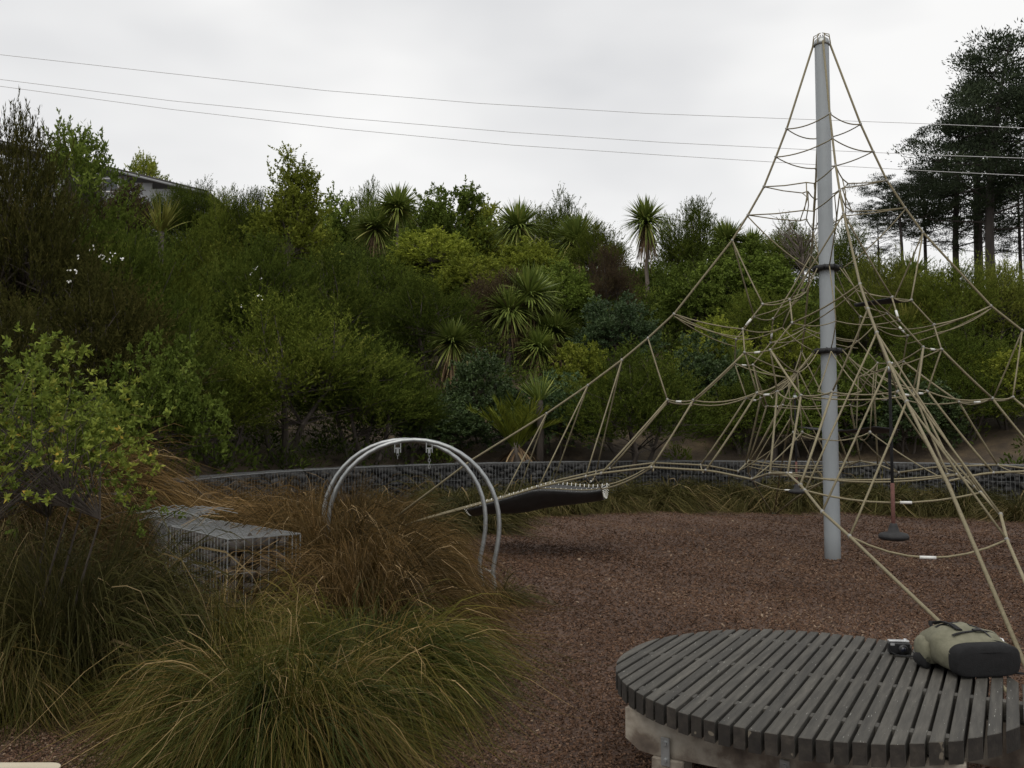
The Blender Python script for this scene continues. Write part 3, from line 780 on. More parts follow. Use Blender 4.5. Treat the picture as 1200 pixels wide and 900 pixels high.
# rubber mats laced into the net
def mat_part(name, corners, sag, mat, nu=8, nv=8, thick=.012):
    a, b, c, d = [Vector(p)-POLE for p in corners]
    mb = MB(); N1_ = []
    for lay in (0, 1):
        for i in range(nu+1):
            for j in range(nv+1):
                u, v = i/nu, j/nv
                p = a.lerp(b, u).lerp(d.lerp(c, u), v)
                z = -sag(u, v) - lay*thick
                mb.v.append(p + Vector((0, 0, z)))
    w = nv+1; o = (nu+1)*w
    for i in range(nu):
        for j in range(nv):
            k = i*w+j
            mb.f.append((k, k+1, k+w+1, k+w)); mb.f.append((o+k, o+k+w, o+k+w+1, o+k+1))
    for i in range(nu):
        for j in (0, nv):
            k, l = i*w+j, (i+1)*w+j
            mb.f.append((k, l, o+l, o+k))
    for j in range(nv):
        for i in (0, nu):
            k, l = i*w+j, i*w+j+1
            mb.f.append((k, o+k, o+l, l))
    return mb.build(name, mat, pyr, True)
mat_part('rubber_mat', [nd('N1', 1, 0), nd('N1', 2, 1), nd('I7', 1, 0)+Vector((0, 0, -.16)), nd('I7', 1, 0)+Vector((-.04, 0, -.16))], lambda u, v: .03*u*(1-u)*4, M['rubber'], 6, 3)
mat_part('rubber_mat', [pol(200, .95, 1.66), pol(250, .95, 1.66), pol(290, .8, 1.70), pol(170, .5, 1.70)], lambda u, v: .05*u*(1-u)*4, M['rubber'], 6, 5)
# the sling: a long rubber sheet between the two edge ropes of the left corner
def edge_pt(r, mir):
    pts = [(6.3, 0, 0), (5.35, 3.3, .43), (4.10, 8, .79), (3.65, 11, .94), (3.08, 14, 1.08), (2.9, 15.2, 1.12)]
    for (r0, p0, z0), (r1, p1, z1) in zip(pts, pts[1:]):
        if r1 <= r <= r0:
            t = (r0-r)/(r0-r1)
            return nd_lin(p0, r0, z0, mir).lerp(nd_lin(p1, r1, z1, mir), t)
def nd_lin(p, r, z, mir): return pol(-p if mir else p, r, z)
mb = MB(); NU, NV = 14, 16
sl = []
for lay in (0, 1):
    for i in range(NU+1):
        r = 4.58 + (2.92-4.58)*i/NU
        A_, B_ = edge_pt(r, 0)-POLE, edge_pt(r, 1)-POLE
        for j in range(NV+1):
            v = j/NV; uu = i/NU; sm = float(sstep(.45, 1.0, uu))
            p = A_.lerp(B_, .20*sm+(1-.40*sm)*v) + Vector((0, 0, -.20*sm))
            s = (.12 + .15*float(sstep(0, .5, uu)) - .13*sm)*(1-abs(2*v-1)**2.0)
            p = p + Vector((0, 0, -s-.014*lay-.02))
            mb.v.append(p)
            if lay == 0: sl.append(p)
w = NV+1; o_ = (NU+1)*w
for i in range(NU):
    for j in range(NV):
        k = i*w+j; mb.f.append((k, k+1, k+w+1, k+w)); mb.f.append((o_+k, o_+k+w, o_+k+w+1, o_+k+1))
for i in range(NU):
    for j in (0, NV):
        k, l = i*w+j, (i+1)*w+j; mb.f.append((k, l, o_+l, o_+k))
for j in range(NV):
    for i in (0, NU):
        k, l = i*w+j, i*w+j+1; mb.f.append((k, o_+k, o_+l, l))
sling = mb.build('rubber_sling', M['sling'], pyr, True)
sling['label'] = 'long black rubber sling laced between two ropes'
mb = MB()
for i in range(NU*2+1):
    for mir in (0, 1):
        a_, b_ = sl[(i//2)*w+mir*NV], sl[min(NU, (i+1)//2)*w+mir*NV]
        p = a_.lerp(b_, .5 if i % 2 else 0.0); q_ = sl[(i//2)*w+(1-mir)*NV]
        inn = (q_-p).normalized()
        mb.tube([p+Vector((0, 0, .034)), p+inn*.02+Vector((0, 0, .018)), p+inn*.03+Vector((0, 0, -.006))], .006, 4)
for i in (0, NU):
    for j in range(NV+1):
        p = sl[i*w+j]; d = (sl[NU*w+j]-sl[j]).normalized()*(1 if i else -1)
        mb.tube([p-d*.05+Vector((0, 0, .01)), p+d*.005+Vector((0, 0, .03)), p+d*.03+Vector((0, 0, .0))], .006, 4)
tag(mb.build('sling_lacing', M['ferrule'], pyr), kind='stuff')
for i in (0, NU):
    rope([sl[i*w+j]+POLE+Vector((0, 0, .012)) for j in range(NV+1)], .0072)
for jj, mm in ((0, 0), (NV, 1)):
    rope(sag_line(sl[NU*w+jj]+POLE+Vector((0, 0, .012)), nd('B20', 0, mm), .04, 7), .0092)
    rope([sl[i*w+jj]+POLE+Vector((0, 0, .022)) for i in range(NU//2-1, NU+1)], .0078)
mb = MB(); mb.tube([edge_pt(3.0, 0)-POLE, sl[NU*w]+Vector((0, 0, .02))], .009, 5); mb.build('rope_tie', M['rope'], pyr)

# disc swings hung on one rope from the front and the rear cable
def disc_swing(q, label):
    top = pol(q*90, 3.03, 2.215)
    o = thing('disc_swing', label, 'swing', (top.x, top.y, .68), 0, 'disc swings hung in the rope pyramid')
    h = top.z-.68
    MB().tube([(0, 0, .30), (0, 0, h*.5), (0, 0, h)], .014, 7).build('rubber_sleeve', M['black_fabric'], o, True)
    MB().tube([(0, 0, .02), (0, 0, .20), (0, 0, .48)], .018, 7).build('red_rope', M['red_rope'], o, True)
    MB().lathe((0, 0, 0), [(.02, -.025), (.10, -.028), (.128, -.012), (.13, .008), (.115, .03), (.05, .045), (.035, .10), (.028, .12)], 22).build('disc_seat', M['rubber'], o, True)
    MB().lathe((0, 0, h-.06), [(.02, 0), (.032, .01), (.032, .05), (.012, .07)], 10).build('shackle', M['galv'], o, True)
disc_swing(1, 'black disc seat on a dark and red rope, nearer of two')
disc_swing(3, 'black disc seat on a red rope behind the grey pole, farther of two')

# ------------------------------------------------------------------ double hoop arch
AY = 8.27
arch = thing('hoop_arch', 'double hoop arch of galvanised tube rising from the tussock grass', 'arch frame', (-.944, AY, 0))
def hoop_pts(s):
    prof = [(582.5, 712), (582.5, 702), (581, 690), (578.7, 677), (577, 667), (578.7, 658), (583, 642), (585.2, 625), (585.4, 612)]
    k = AY/1000.0
    rt = [((x-485.7)*k, (508.5-y)*k+EYE) for x, y in prof]
    cx0, z0 = rt[-1]
    arc = []
    n = 22
    for i in range(1, n):
        a = math.pi*i/n
        arc.append((cx0*math.cos(a), z0 + (1.545-z0)*math.sin(a)))
    pts = rt + arc + [(-x, z) for x, z in rt[::-1]]
    # smooth once
    out = [pts[0]]
    for a, b, c in zip(pts, pts[1:], pts[2:]): out.append(((a[0]+2*b[0]+c[0])/4, (a[1]+2*b[1]+c[1])/4))
    out.append(pts[-1])
    return [(x*s, z) for x, z in out]
for dx, dy in ((0, 0), (-.145, .43)):
    MB().tube([(x+dx, dy, z) for x, z in hoop_pts(1.0)], .0225, 12).build('hoop', M['galv'], arch, True)
for sx in (-1, 1):
    xx = (577-485.7)*AY/1000*sx
    MB().tube([(xx, .02, .27), (xx-.145, .41, .27)], .014, 8).build('tie_bar', M['galv'], arch, True)
for k, xx in enumerate((-.16, .145)):
    a0 = Vector((xx, 0, 1.53 - abs(xx)*.06)); 
    mb = MB()
    mb.box(a0+Vector((-.07, .21, -.05)), (.032, .23, .004)) if False else None
    for s in (-.028, .028): mb.box((xx+s, .0, 1.475), (.004, .014, .055))
    mb.box((xx, 0, 1.462), (.030, .012, .006)); mb.box((xx, 0, 1.437), (.012, .010, .024))
    h = mb.build('hanger_bracket', M['galv'], arch)
    mb = MB()
    n_l = 2 if k == 0 else 5
    for i in range(n_l):
        z = 1.405-.03*i; r_ = .011
        ax = (1, 0) if i % 2 == 0 else (0, 1)
        mb.tube([(xx+ax[0]*r_*math.cos(t), ax[1]*r_*math.cos(t), z+.019*math.sin(t)) for t in np.linspace(0, 6.283, 9)[:-1]], .003, 4, closed=True)
    mb.build('chain', M['galv_wire'], h)

# ------------------------------------------------------------------ gabions
def rock_mesh(seed):
    rng = np.random.default_rng(seed)
    t = (1+5**.5)/2
    V = norm(np.array([(-1,t,0),(1,t,0),(-1,-t,0),(1,-t,0),(0,-1,t),(0,1,t),(0,-1,-t),(0,1,-t),(t,0,-1),(t,0,1),(-t,0,-1),(-t,0,1)], float))
    F = np.array([(0,11,5),(0,5,1),(0,1,7),(0,7,10),(0,10,11),(1,5,9),(5,11,4),(11,10,2),(10,7,6),(7,1,8),(3,9,4),(3,4,2),(3,2,6),(3,6,8),(3,8,9),(4,9,5),(2,4,11),(6,2,10),(8,6,7),(9,8,1)])
    V = V*rng.uniform(.62, 1.28, (12, 1))*np.array([1.2, .9, .75])
    return V, F
ROCKS = [rock_mesh(s) for s in range(6)]
def basket(name, label, corners, z0, z1, wire, stone_r, sx=.075, single_stones=True):
    """A wire basket on a four-cornered plan."""
    c = [Vector((p.x, p.y, 0)) for p in corners]
    o = thing(name, label, 'gabion', (c[0].x, c[0].y, z0), 0, 'gabion seats in the tussock grass')
    org = Vector((c[0].x, c[0].y, z0))
    L = lambda p, z: Vector((p.x, p.y, z))-org
    fr = MB(); fr.tube([L(p, z1) for p in c], .006, 5, closed=True); fr.tube([L(p, z0+.01) for p in c], .006, 5, closed=True)
    for p in c: fr.tube([L(p, z0), L(p, z1)], .006, 5)
    fr.build('edge_frame', M['galv_wire'], o)
    for i in range(4):
        a, b = c[i], c[(i+1) % 4]; n = max(2, int((b-a).length/sx)); mbw = MB()
        for k in range(1, n):
            p = a.lerp(b, k/n); mbw.tube([L(p, z0+.01), L(p, z1)], wire, 4, cap=False)
        m = max(2, int((z1-z0)/(sx*4)))
        for k in range(1, m):
            z = z0+(z1-z0)*k/m; mbw.tube([L(a, z), L(b, z)], wire, 4, cap=False)
        mbw.build('side_mesh', M['galv_wire'], o)
    lid = MB()
    for (a, b, d, e) in ((c[0], c[1], c[3], c[2]), (c[1], c[2], c[0], c[3])):
        n = max(2, int((b-a).length/(sx*.8)))
        for k in range(1, n):
            lid.tube([L(a.lerp(b, k/n), z1+.002), L(d.lerp(e, k/n), z1+.002)], wire*.9, 4, cap=False)
    lid.build('lid_mesh', M['galv_wire'], o)
    # stones: near the faces and under the lid
    rng = np.random.default_rng(3); meshes = []
    for V, F in ROCKS: meshes.append(mesh_np('stone', V*stone_r, tris=F, mat=M['stone']))
    cen = sum(c, Vector())/4
    nu = int((c[1]-c[0]).length/(stone_r*1.7)); nv = int((c[3]-c[0]).length/(stone_r*1.7)); nz = int((z1-z0)/(stone_r*1.5))
    for iu in range(nu):
        for iv in range(nv):
            for iz in range(nz):
                if 0 < iu < nu-1 and 0 < iv < nv-1 and iz < nz-1: continue
                u, v = (iu+.5)/nu, (iv+.5)/nv
                p = c[0].lerp(c[1], u).lerp(c[3].lerp(c[2], u), v); p = cen + (p-cen)*.93
                z = z0+stone_r*.8+(z1-z0-stone_r*1.9)*iz/max(1, nz-1)
                s = link('stone', meshes[int(rng.integers(6))], o)
                s.location = L(p, z) + Vector(rng.normal(0, stone_r*.15, 3)); s.rotation_euler = tuple(rng.uniform(0, 6.28, 3)); k = rng.uniform(.7, 1.15); s.scale = (k, k, k)
    return o
Zg = .80
gc = [at_z(267, 632, Zg), at_z(352, 625.5, Zg), at_z(258, 610.5, Zg), at_z(200, 616.5, Zg)]
basket('gabion_basket', 'wire gabion basket of stones with flat mesh lid beside the tussocks', gc, 0.0, Zg, .0032, .070, .062)
g2 = [at_z(196, 613.5, Zg), at_z(252, 608, Zg), at_z(222, 600.5, Zg), at_z(176, 604, Zg)]
o2 = basket('gabion_basket', 'second wire gabion basket with buckled lid behind the flat lidded one', g2, 0.0, Zg-.02, .0032, .070, .062)
rng = np.random.default_rng(9); mb = MB()
cen = sum((Vector(p) for p in g2), Vector())/4
for k in range(34):
    a = rng.uniform(-.25, .35); L_ = rng.uniform(.2, .45); p = cen+Vector((rng.normal(0, .14), rng.normal(0, .2), 0)); d = Vector((math.cos(a), math.sin(a)*.6, 0))
    mb.tube([(p-d*L_/2).xy.to_3d()+Vector((0, 0, Zg+.01+rng.uniform(0, .06)))-o2.location, p.xy.to_3d()+Vector((0, 0, Zg+.04+rng.uniform(0, .07)))-o2.location, (p+d*L_/2).xy.to_3d()+Vector((0, 0, Zg+.01+rng.uniform(0, .05)))-o2.location], .005, 4)
mb.build('buckled_wire', M['galv_wire'], o2)

# curved gabion wall round the play area
RW0, RW1, HW = 8.12, 8.55, 1.0
wall = thing('gabion_wall', 'long curved gabion wall of wire caged stone at the foot of the hill', 'gabion wall', POLE)
def wp(a, r, z): return Vector((r*math.cos(a), r*math.sin(a), z))
rng = np.random.default_rng(21)
a0, a1, NCAGE = R(18), R(196), 22
for c in range(NCAGE):
    s0, s1 = a0+(a1-a0)*c/NCAGE, a0+(a1-a0)*(c+1)/NCAGE
    mb = MB(); nseg = 15
    aa = np.linspace(s0, s1, nseg+1)
    nvw = 15
    for a in np.linspace(s0, s1, nvw+1)[:-1]:
        mb.tube([wp(a, RW0, .0), wp(a, RW0, HW)], .0042, 4, cap=False)
    for z in (.34, .68): mb.tube([wp(a, RW0, z) for a in aa[::3]], .0034, 4, cap=False)
    for r in np.linspace(RW0, RW1, 6): mb.tube([wp(a, r, HW+.002+.004*math.sin(a*60)) for a in aa[::3]], .006, 4, cap=False)
    for a in aa: mb.tube([wp(a, RW0, HW+.003), wp(a, RW1, HW+.003)], .0045, 4, cap=False)
    for z in (.01, HW): mb.tube([wp(a, RW0-.003, z) for a in aa[::3]], .010, 5, cap=False)
    cage = mb.build('wire_cage', M['wall_wire'], wall)
    Vs, Fs = [], []; nb = 0
    Lc = (s1-s0)*RW0
    for ix in range(int(Lc/.125)):
        for iz in range(8):
            V, F = ROCKS[int(rng.integers(6))]
            th, ph = rng.uniform(0, 6.28, 2)
            Rm = np.array(Vector((0, 0, 1)).to_track_quat('Z', 'Y').to_matrix()); 
            ca, sa, cb, sb = math.cos(th), math.sin(th), math.cos(ph), math.sin(ph)
            Rm = np.array([[ca, -sa, 0], [sa, ca, 0], [0, 0, 1]]) @ np.array([[1, 0, 0], [0, cb, -sb], [0, sb, cb]])
            a = s0+(ix+.5+rng.uniform(-.2, .2))/int(Lc/.125)*(s1-s0)
            P_ = wp(a, RW0+.085+rng.uniform(-.015, .02), .065+(iz+rng.uniform(-.4, .4)+.5*(ix % 2))*.118)
            Vs.append(V@Rm.T*.075*rng.uniform(.65, 1.3)+np.array(P_)); Fs.append(F+nb); nb += 12
    for ix in range(int(Lc/.16)):
        for ir in range(2):
            V, F = ROCKS[int(rng.integers(6))]
            P_ = wp(s0+(ix+.5)/int(Lc/.16)*(s1-s0), RW0+.22+ir*.17, HW-.075)
            Vs.append(V*.09+np.array(P_)); Fs.append(F+nb); nb += 12
    me = mesh_np('stone_fill', np.concatenate(Vs), tris=np.concatenate(Fs), mat=M['stone_dark'])
    tag(link('stone_fill', me, cage), kind='stuff')
    # earth core behind the stones keeps the sky from showing through
    mb = MB(); b = 0
    for a in aa[::3]:
        mb.v += [wp(a, RW0+.13, 0), wp(a, RW1-.02, 0), wp(a, RW1-.02, HW-.10), wp(a, RW0+.13, HW-.10)]
    for i in range(len(aa[::3])-1):
        for k in range(4):
            l = (k+1) % 4; mb.f.append((i*4+k, i*4+l, i*4+4+l, i*4+4+k))
    mb.build('stone_core', M['stone_dark'], cage)

# ------------------------------------------------------------------ round slatted table
TC = Vector((1.373, 3.995, 0)); TR = .888; TZ = .5; TH = .082
az = R(30.2)
SD = Vector((math.sin(az), math.cos(az), 0))      # along the slats
SE = Vector((math.cos(az), -math.sin(az), 0))     # across them
ZV = Vector((0, 0, 1))
table = thing('slatted_table', 'low round slatted timber platform on posts in the foreground', 'platform', TC)
pitch, sw = .0594, .0455
nsl = 30
rng = np.random.default_rng(4)
def rim(e): return math.sqrt(max(0, TR*TR-e*e))
for k in range(nsl):
    ec = (k-(nsl-1)/2)*pitch
    e0, e1 = ec-sw/2, ec+sw/2
    if max(abs(e0), abs(e1)) > TR-.005:
        e0, e1 = max(e0, -TR+.006), min(e1, TR-.006)
    dz = rng.uniform(-.003, .003)
    es = np.linspace(e0, e1, 4)
    jit = rng.uniform(-.006, .006)
    poly = [(e, rim(e)+jit) for e in es[::-1]] + [(e, -rim(e)+jit) for e in es]
    mb = MB()
    # two-step prism with a softened top edge
    b = 0; n = len(poly); ins = .0025
    for z, sh in ((TZ-TH+dz, 0), (TZ-ins+dz, 0), (TZ+dz, 1)):
        for (e, d) in poly:
            ee = ec+(e-ec)*(1-sh*.11); dd = d - math.copysign(ins, d)*sh
            mb.v.append(SE*ee + SD*dd + ZV*z)
    for lv in (0, 1):
        for i in range(n):
            j = (i+1) % n; mb.f.append((lv*n+i, lv*n+j, lv*n+n+j, lv*n+n+i))
    mb.f.append(tuple(range(n-1, -1, -1))); mb.f.append(tuple(2*n+i for i in range(n)))
    me = mb.mesh('slat', M['timber']); me.materials.append(M['end_grain_shade'])
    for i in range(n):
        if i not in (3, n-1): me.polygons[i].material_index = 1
    me.transform(__import__('mathutils').Matrix.Rotation(az, 4, 'Z'))      # mesh frame: y along the slat, so the grain follows it
    s = link('slat', me, table); s.rotation_euler = (0, 0, -az)
ROWS = (-.585, -.005, .575)
sp = MB(); sp.box((0, 0, 0), (pitch/2-sw/2-.0006, .024, .035)); spm = sp.mesh('spacer', M['timber'])
for d in ROWS:
    for k in range(nsl-1):
        e = (k-(nsl-1)/2+.5)*pitch
        if abs(e) > math.sqrt(TR*TR-d*d)-.03: continue
        s = link('spacer', spm, table); s.location = SE*e+SD*d+ZV*(TZ-.0365-rng.uniform(0, .002)); s.rotation_euler = (0, 0, -az)
BH = .18
def bx_local(mb, e, d, z, he, hd, hz, bevel=0.0): mb.box(SE*e+SD*d+ZV*z, (he, hd, hz), (SE, SD, ZV), bevel)
for d in ROWS:
    hc = math.sqrt(TR*TR-d*d)-.015
    mb = MB(); zt, zb = TZ-TH-.003, TZ-TH-BH
    prof = [(-hc, zt), (hc, zt), (hc, zb+.05), (hc-.06, zb+.008), (hc-.12, zb), (-hc+.12, zb), (-hc+.06, zb+.008), (-hc, zb+.05)]
    n = len(prof)
    for dd in (d-.045, d+.045):
        for e, z in prof: mb.v.append(SE*e+SD*dd+ZV*z)
    mb.f.append(tuple(range(n))); mb.f.append(tuple(n+i for i in range(n-1, -1, -1)))
    for i in range(n):
        j = (i+1) % n; mb.f.append((j, i, n+i, n+j))
    mb.build('beam', M['beam'], table)
    for e in ((-.46, .03, .50) if d < -.1 else (-.5, .5)):
        if abs(e) > hc-.05: continue
        mb = MB(); bx_local(mb, e, d, (zb-.2)/2-.002, .07, .06, (zb+.2)/2, .006); mb.build('post', M['beam'], table)
        mb = MB(); bx_local(mb, e-.005, d-.065, zb+.03, .019, .004, .058, .001)
        br = mb.build('bracket', M['galv'], table)
        for z in (zb+.065, zb-.005):
            mb = MB(); c = SE*(e-.005)+SD*(d-.071)+ZV*z; mb.tube([c+SD*.006, c-SD*.008], .009, 6); mb.build('bolt', M['galv'], br)

# ------------------------------------------------------------------ backpack and compact camera on the table
def loft(sections, n=28):
    """sections: list of (center, ux, uz, half width, z low, z high, power)."""
    mb = MB()
    for (c, u, hw, z0, z1, pw) in sections:
        for k in range(n):
            a = 2*math.pi*k/n; ca, sa = math.cos(a), math.sin(a)
            x = hw*math.copysign(abs(ca)**(2/pw), ca); z = (z0+z1)/2+(z1-z0)/2*math.copysign(abs(sa)**(2/pw), sa)
            mb.v.append(c + u*x + ZV*z)
    m = len(sections)
    for i in range(m-1):
        for k in range(n):
            l = (k+1) % n; mb.f.append((i*n+k, i*n+l, i*n+n+l, i*n+n+k))
    mb.f.append(tuple(range(n-1, -1, -1))); mb.f.append(tuple((m-1)*n+k for k in range(n)))
    return mb
bp0 = at_z(1160, 796, TZ); bp0.z = TZ+.004
pack = thing('backpack', 'khaki and black backpack lying on the slatted table', 'backpack', bp0)
pack.scale = (.94, .94, .96)
bax = Vector((-.13, 1, 0)).normalized(); bu = Vector((bax.y, -bax.x, 0))
def sec(d, hw, z0, z1, pw=3.2, sh=0.0): return (bax*d+bu*sh, bu, hw, z0, z1, pw)
body = loft([sec(.050, .169, .004, .149, 3.6), sec(.075, .174, .002, .168), sec(.12, .176, .0, .188, 2.9, -.004), sec(.17, .170, .0, .203, 2.7, -.010), sec(.22, .155, .0, .205, 2.5, -.020), sec(.27, .132, .0, .192, 2.4, -.034),
             sec(.32, .105, .0, .165, 2.3, -.05), sec(.36, .078, .0, .132, 2.2, -.065), sec(.39, .045, .02, .10, 2, -.075), sec(.40, .02, .04, .08, 2, -.08)])
# slump and folds: broad sag plus sharp creases
from mathutils import noise
def refine(mb, m, n, k=4):
    V = np.array([tuple(v) for v in mb.v]).reshape(m, n, 3)
    t = np.linspace(0, m-1, (m-1)*k+1); i0 = np.minimum(t.astype(int), m-2); f = (t-i0)[:, None, None]
    pm = V[np.maximum(i0-1, 0)]; p0 = V[i0]; p1 = V[i0+1]; p2 = V[np.minimum(i0+2, m-1)]
    W_ = .5*((2*p0)+(-pm+p1)*f+(2*pm-5*p0+4*p1-p2)*f**2+(-pm+3*p0-3*p1+p2)*f**3)
    out = MB(); out.v = [Vector(v) for v in W_.reshape(-1, 3)]; mm = len(t)
    for a in range(mm-1):
        for b in range(n):
            l = (b+1) % n; out.f.append((a*n+b, a*n+l, a*n+n+l, a*n+n+b))
    out.f.append(tuple(range(n-1, -1, -1))); out.f.append(tuple((mm-1)*n+b for b in range(n)))
    return out
def crumple(mb, amp, zmin=.02):
    for i, v in enumerate(mb.v):
        w = min(1.0, max(0.0, (v.z-zmin)/.05))
        c = Vector((v.x, v.y-.2, v.z-.07)); nrm_ = c.normalized()
        r1 = 1-abs(noise.noise(Vector((v.x*11+3, v.y*8, v.z*11))))*2.2
        r2 = 1-abs(noise.noise(Vector((v.x*24, v.y*19+7, v.z*24))))*2.2
        mb.v[i] = v + nrm_*(amp*(r1*.9+r2*.45-.4))*w
body = refine(body, 10, 28); crumple(body, .013)
body.build('body', M['khaki'], pack, True)
base = loft([sec(-.002, .140, .018, .118, 4), sec(.003, .160, .006, .136, 4.2), sec(.018, .170, .001, .148, 4.2), sec(.052, .1735, .0, .155, 3.8), sec(.058, .171, .002, .152, 3.8)])
base = refine(base, 5, 28, 3); crumple(base, .006)
base.build('base_panel', M['black_fabric'], pack, True)
def patch(name, pts, wv, th, mat, parent=pack):
    """A ribbon along pts with half-width vector wv."""
    mb = MB()
    for p in pts:
        p = Vector(p); up = Vector((0, 0, th))
        mb.v += [p-wv, p+wv, p+wv+up, p-wv+up]
    for i in range(len(pts)-1):
        for k in range(4):
            l = (k+1) % 4; mb.f.append((i*4+k, i*4+l, i*4+4+l, i*4+4+k))
    mb.f.append((3, 2, 1, 0)); e = (len(pts)-1)*4; mb.f.append((e, e+1, e+2, e+3))
    return mb.build(name, mat, parent)
patch('webbing_patch', [bax*d+bu*(-.065+ (d-.13)*-.22)+ZV*z for d, z in ((.125, .196), (.17, .212), (.22, .215), (.27, .200))], bu*.017+ZV*-.003, .006, M['black_fabric'])
mb = MB(); mb.tube([bax*.30+bu*-.09+ZV*.165, bax*.33+bu*-.085+ZV*.19, bax*.35+bu*-.04+ZV*.185, bax*.345+bu*-.01+ZV*.155], [.009]*4, 6); mb.build('grab_handle', M['black_fabric'], pack, True)
fl = loft([sec(.20, .05, .02, .13, 2.4, -.155), sec(.26, .055, .01, .145, 2.3, -.15), sec(.32, .045, .02, .135, 2.2, -.14), sec(.36, .02, .05, .11, 2, -.13)], 16); fl.build('side_flap', M['khaki'], pack, True)
fl = loft([sec(.20, .016, .0, .055, 2.2, -.185), sec(.24, .026, .0, .07, 2.2, -.195), sec(.28, .02, .01, .06, 2.2, -.195), sec(.30, .008, .02, .05, 2.0, -.19)], 14); fl.build('side_pocket', M['black_fabric'], pack, True)
mb = MB(); mb.tube([bax*.16+bu*.15+ZV*.115, bax*.17+bu*.163+ZV*.148, bax*.13+bu*.170+ZV*.145, bax*.10+bu*.172+ZV*.10], .005, 5); mb.build('side_loop', M['silver'], pack, True)
patch('shoulder_strap', [bax*.05+bu*.165+ZV*.004, bax*.03+bu*.20+ZV*.004, bax*-.01+bu*.215+ZV*.003, bax*-.05+bu*.20+ZV*.003], bax*.016, .006, M['black_fabric'])

def over(d, x, pad=.004):
    """height of the bag's upper surface at depth d, offset x"""
    tab = [(.05, .169, .149, 0), (.12, .176, .188, -.004), (.17, .170, .203, -.010), (.22, .155, .205, -.020), (.27, .132, .192, -.034), (.32, .105, .165, -.05)]
    hw = np.interp(d, [t[0] for t in tab], [t[1] for t in tab]); zt = np.interp(d, [t[0] for t in tab], [t[2] for t in tab]); sh = np.interp(d, [t[0] for t in tab], [t[3] for t in tab])
    u = min(.97, abs((x-sh)/hw)); return zt/2+zt/2*(1-u**2.7)**(1/2.7)+pad
mb = MB(); mb.tube([bax*.064+bu*x+ZV*(over(.064, x, .002)) for x in np.linspace(-.155, .155, 21)], .004, 5); mb.build('seam', M['black_fabric'], pack, True)
for d_ in (.115, .235):
    xs = np.linspace(-.12, .13, 15) if d_ < .2 else np.linspace(-.13, .09, 13)
    patch('compression_strap', [bax*(d_+.02*math.sin(x*9))+bu*x+ZV*over(d_, x, .006) for x in xs], bax*.008, .003, M['black_fabric'])
mb = MB(); mb.box(bax*.115+bu*.02+ZV*(over(.115, .02, .013)), (.018, .012, .005), (bu, bax, ZV), .002); mb.build('buckle', M['black_plastic'], pack)
mb = MB(); mb.tube([bax*d+bu*(.05+.02*math.sin(d*20))+ZV*over(d, .05, .003) for d in np.linspace(.075, .30, 14)], .0035, 5); mb.build('pocket_zip', M['black_plastic'], pack, True)
cp = at_z(1055, 768, TZ); cp.z = TZ+.003
camo = thing('compact_camera', 'small black camera with silver top on the slatted table', 'camera', cp, R(-8))
mb = MB(); mb.box((0, .02, .030), (.052, .019, .030), None, .008); mb.build('camera_body', M['black_plastic'], camo)
mb = MB(); mb.box((-.002, .02, .0635), (.049, .016, .0045), None, .002); mb.build('top_plate', M['silver'], camo)
mb = MB(); mb.tube([(.012, .002, .028), (.012, -.012, .028), (.012, -.016, .028)], [.024, .023, .018], 18); ln = mb.build('lens', M['black_plastic'], camo, True)
mb = MB(); mb.tube([(.012, -.0162, .028), (.012, -.0170, .028)], .013, 14); mb.build('lens_glass', M['lens_glass'], ln, True)
mb = MB(); mb.lathe((.03, .02, .067), [(.008, 0), (.008, .006), (.006, .008)], 12); mb.build('shutter_button', M['silver'], camo, True)
mb = MB(); mb.box((-.035, .0005, .05), (.010, .0015, .006)); mb.build('flash', M['silver'], camo)
def strap(pts, wv):
    mb = MB()
    for p in pts: mb.v += [Vector(p)-wv, Vector(p)+wv, Vector(p)+wv+Vector((0, 0, .003)), Vector(p)-wv+Vector((0, 0, .003))]
    for i in range(len(pts)-1):
        for k in range(4): l = (k+1) % 4; mb.f.append((i*4+k, i*4+l, i*4+4+l, i*4+4+k))
    return mb.build('strap', M['black_fabric'], camo)
strap([(-.05, .01, .03), (-.045, -.02, .012), (-.02, -.035, .004), (.05, -.045, .004), (.12, -.055, .008), (.19, -.062, .004), (.215, -.05, .004)], Vector((.002, .008, 0)))
strap([(.05, .01, .03), (.06, -.005, .012), (.08, -.02, .006), (.13, -.03, .012), (.18, -.038, .006), (.215, -.045, .006)], Vector((.002, .007, 0)))

# pale bench whose corner shows at the lower left
be = thing('pale_bench', 'corner of a pale timber bench at the bottom left edge', 'bench', (-2.12, 2.86, 0))
def rounded(cx, cy, hx, hy, r, n=6):
    out = []
    for sx, sy, a0_ in ((1, 1, 0), (-1, 1, 90), (-1, -1, 180), (1, -1, 270)):
        for k in range(n+1):
            a = R(a0_+90*k/n); out.append((cx+sx*(hx-r)+r*math.cos(a), cy+sy*(hy-r)+r*math.sin(a)))
    return out
mb = MB(); mb.prism(rounded(0, 0, .56, .2, .05), .40, .452, (0, 0, 0), Vector((1, 0, 0)), Vector((0, 1, 0))); mb.build('seat', M['pale_bench'], be)
for x in (-.4, .4):
    mb = MB(); mb.box((x, 0, .199), (.04, .15, .199), None, .005); mb.build('leg', M['pale_bench'], be)

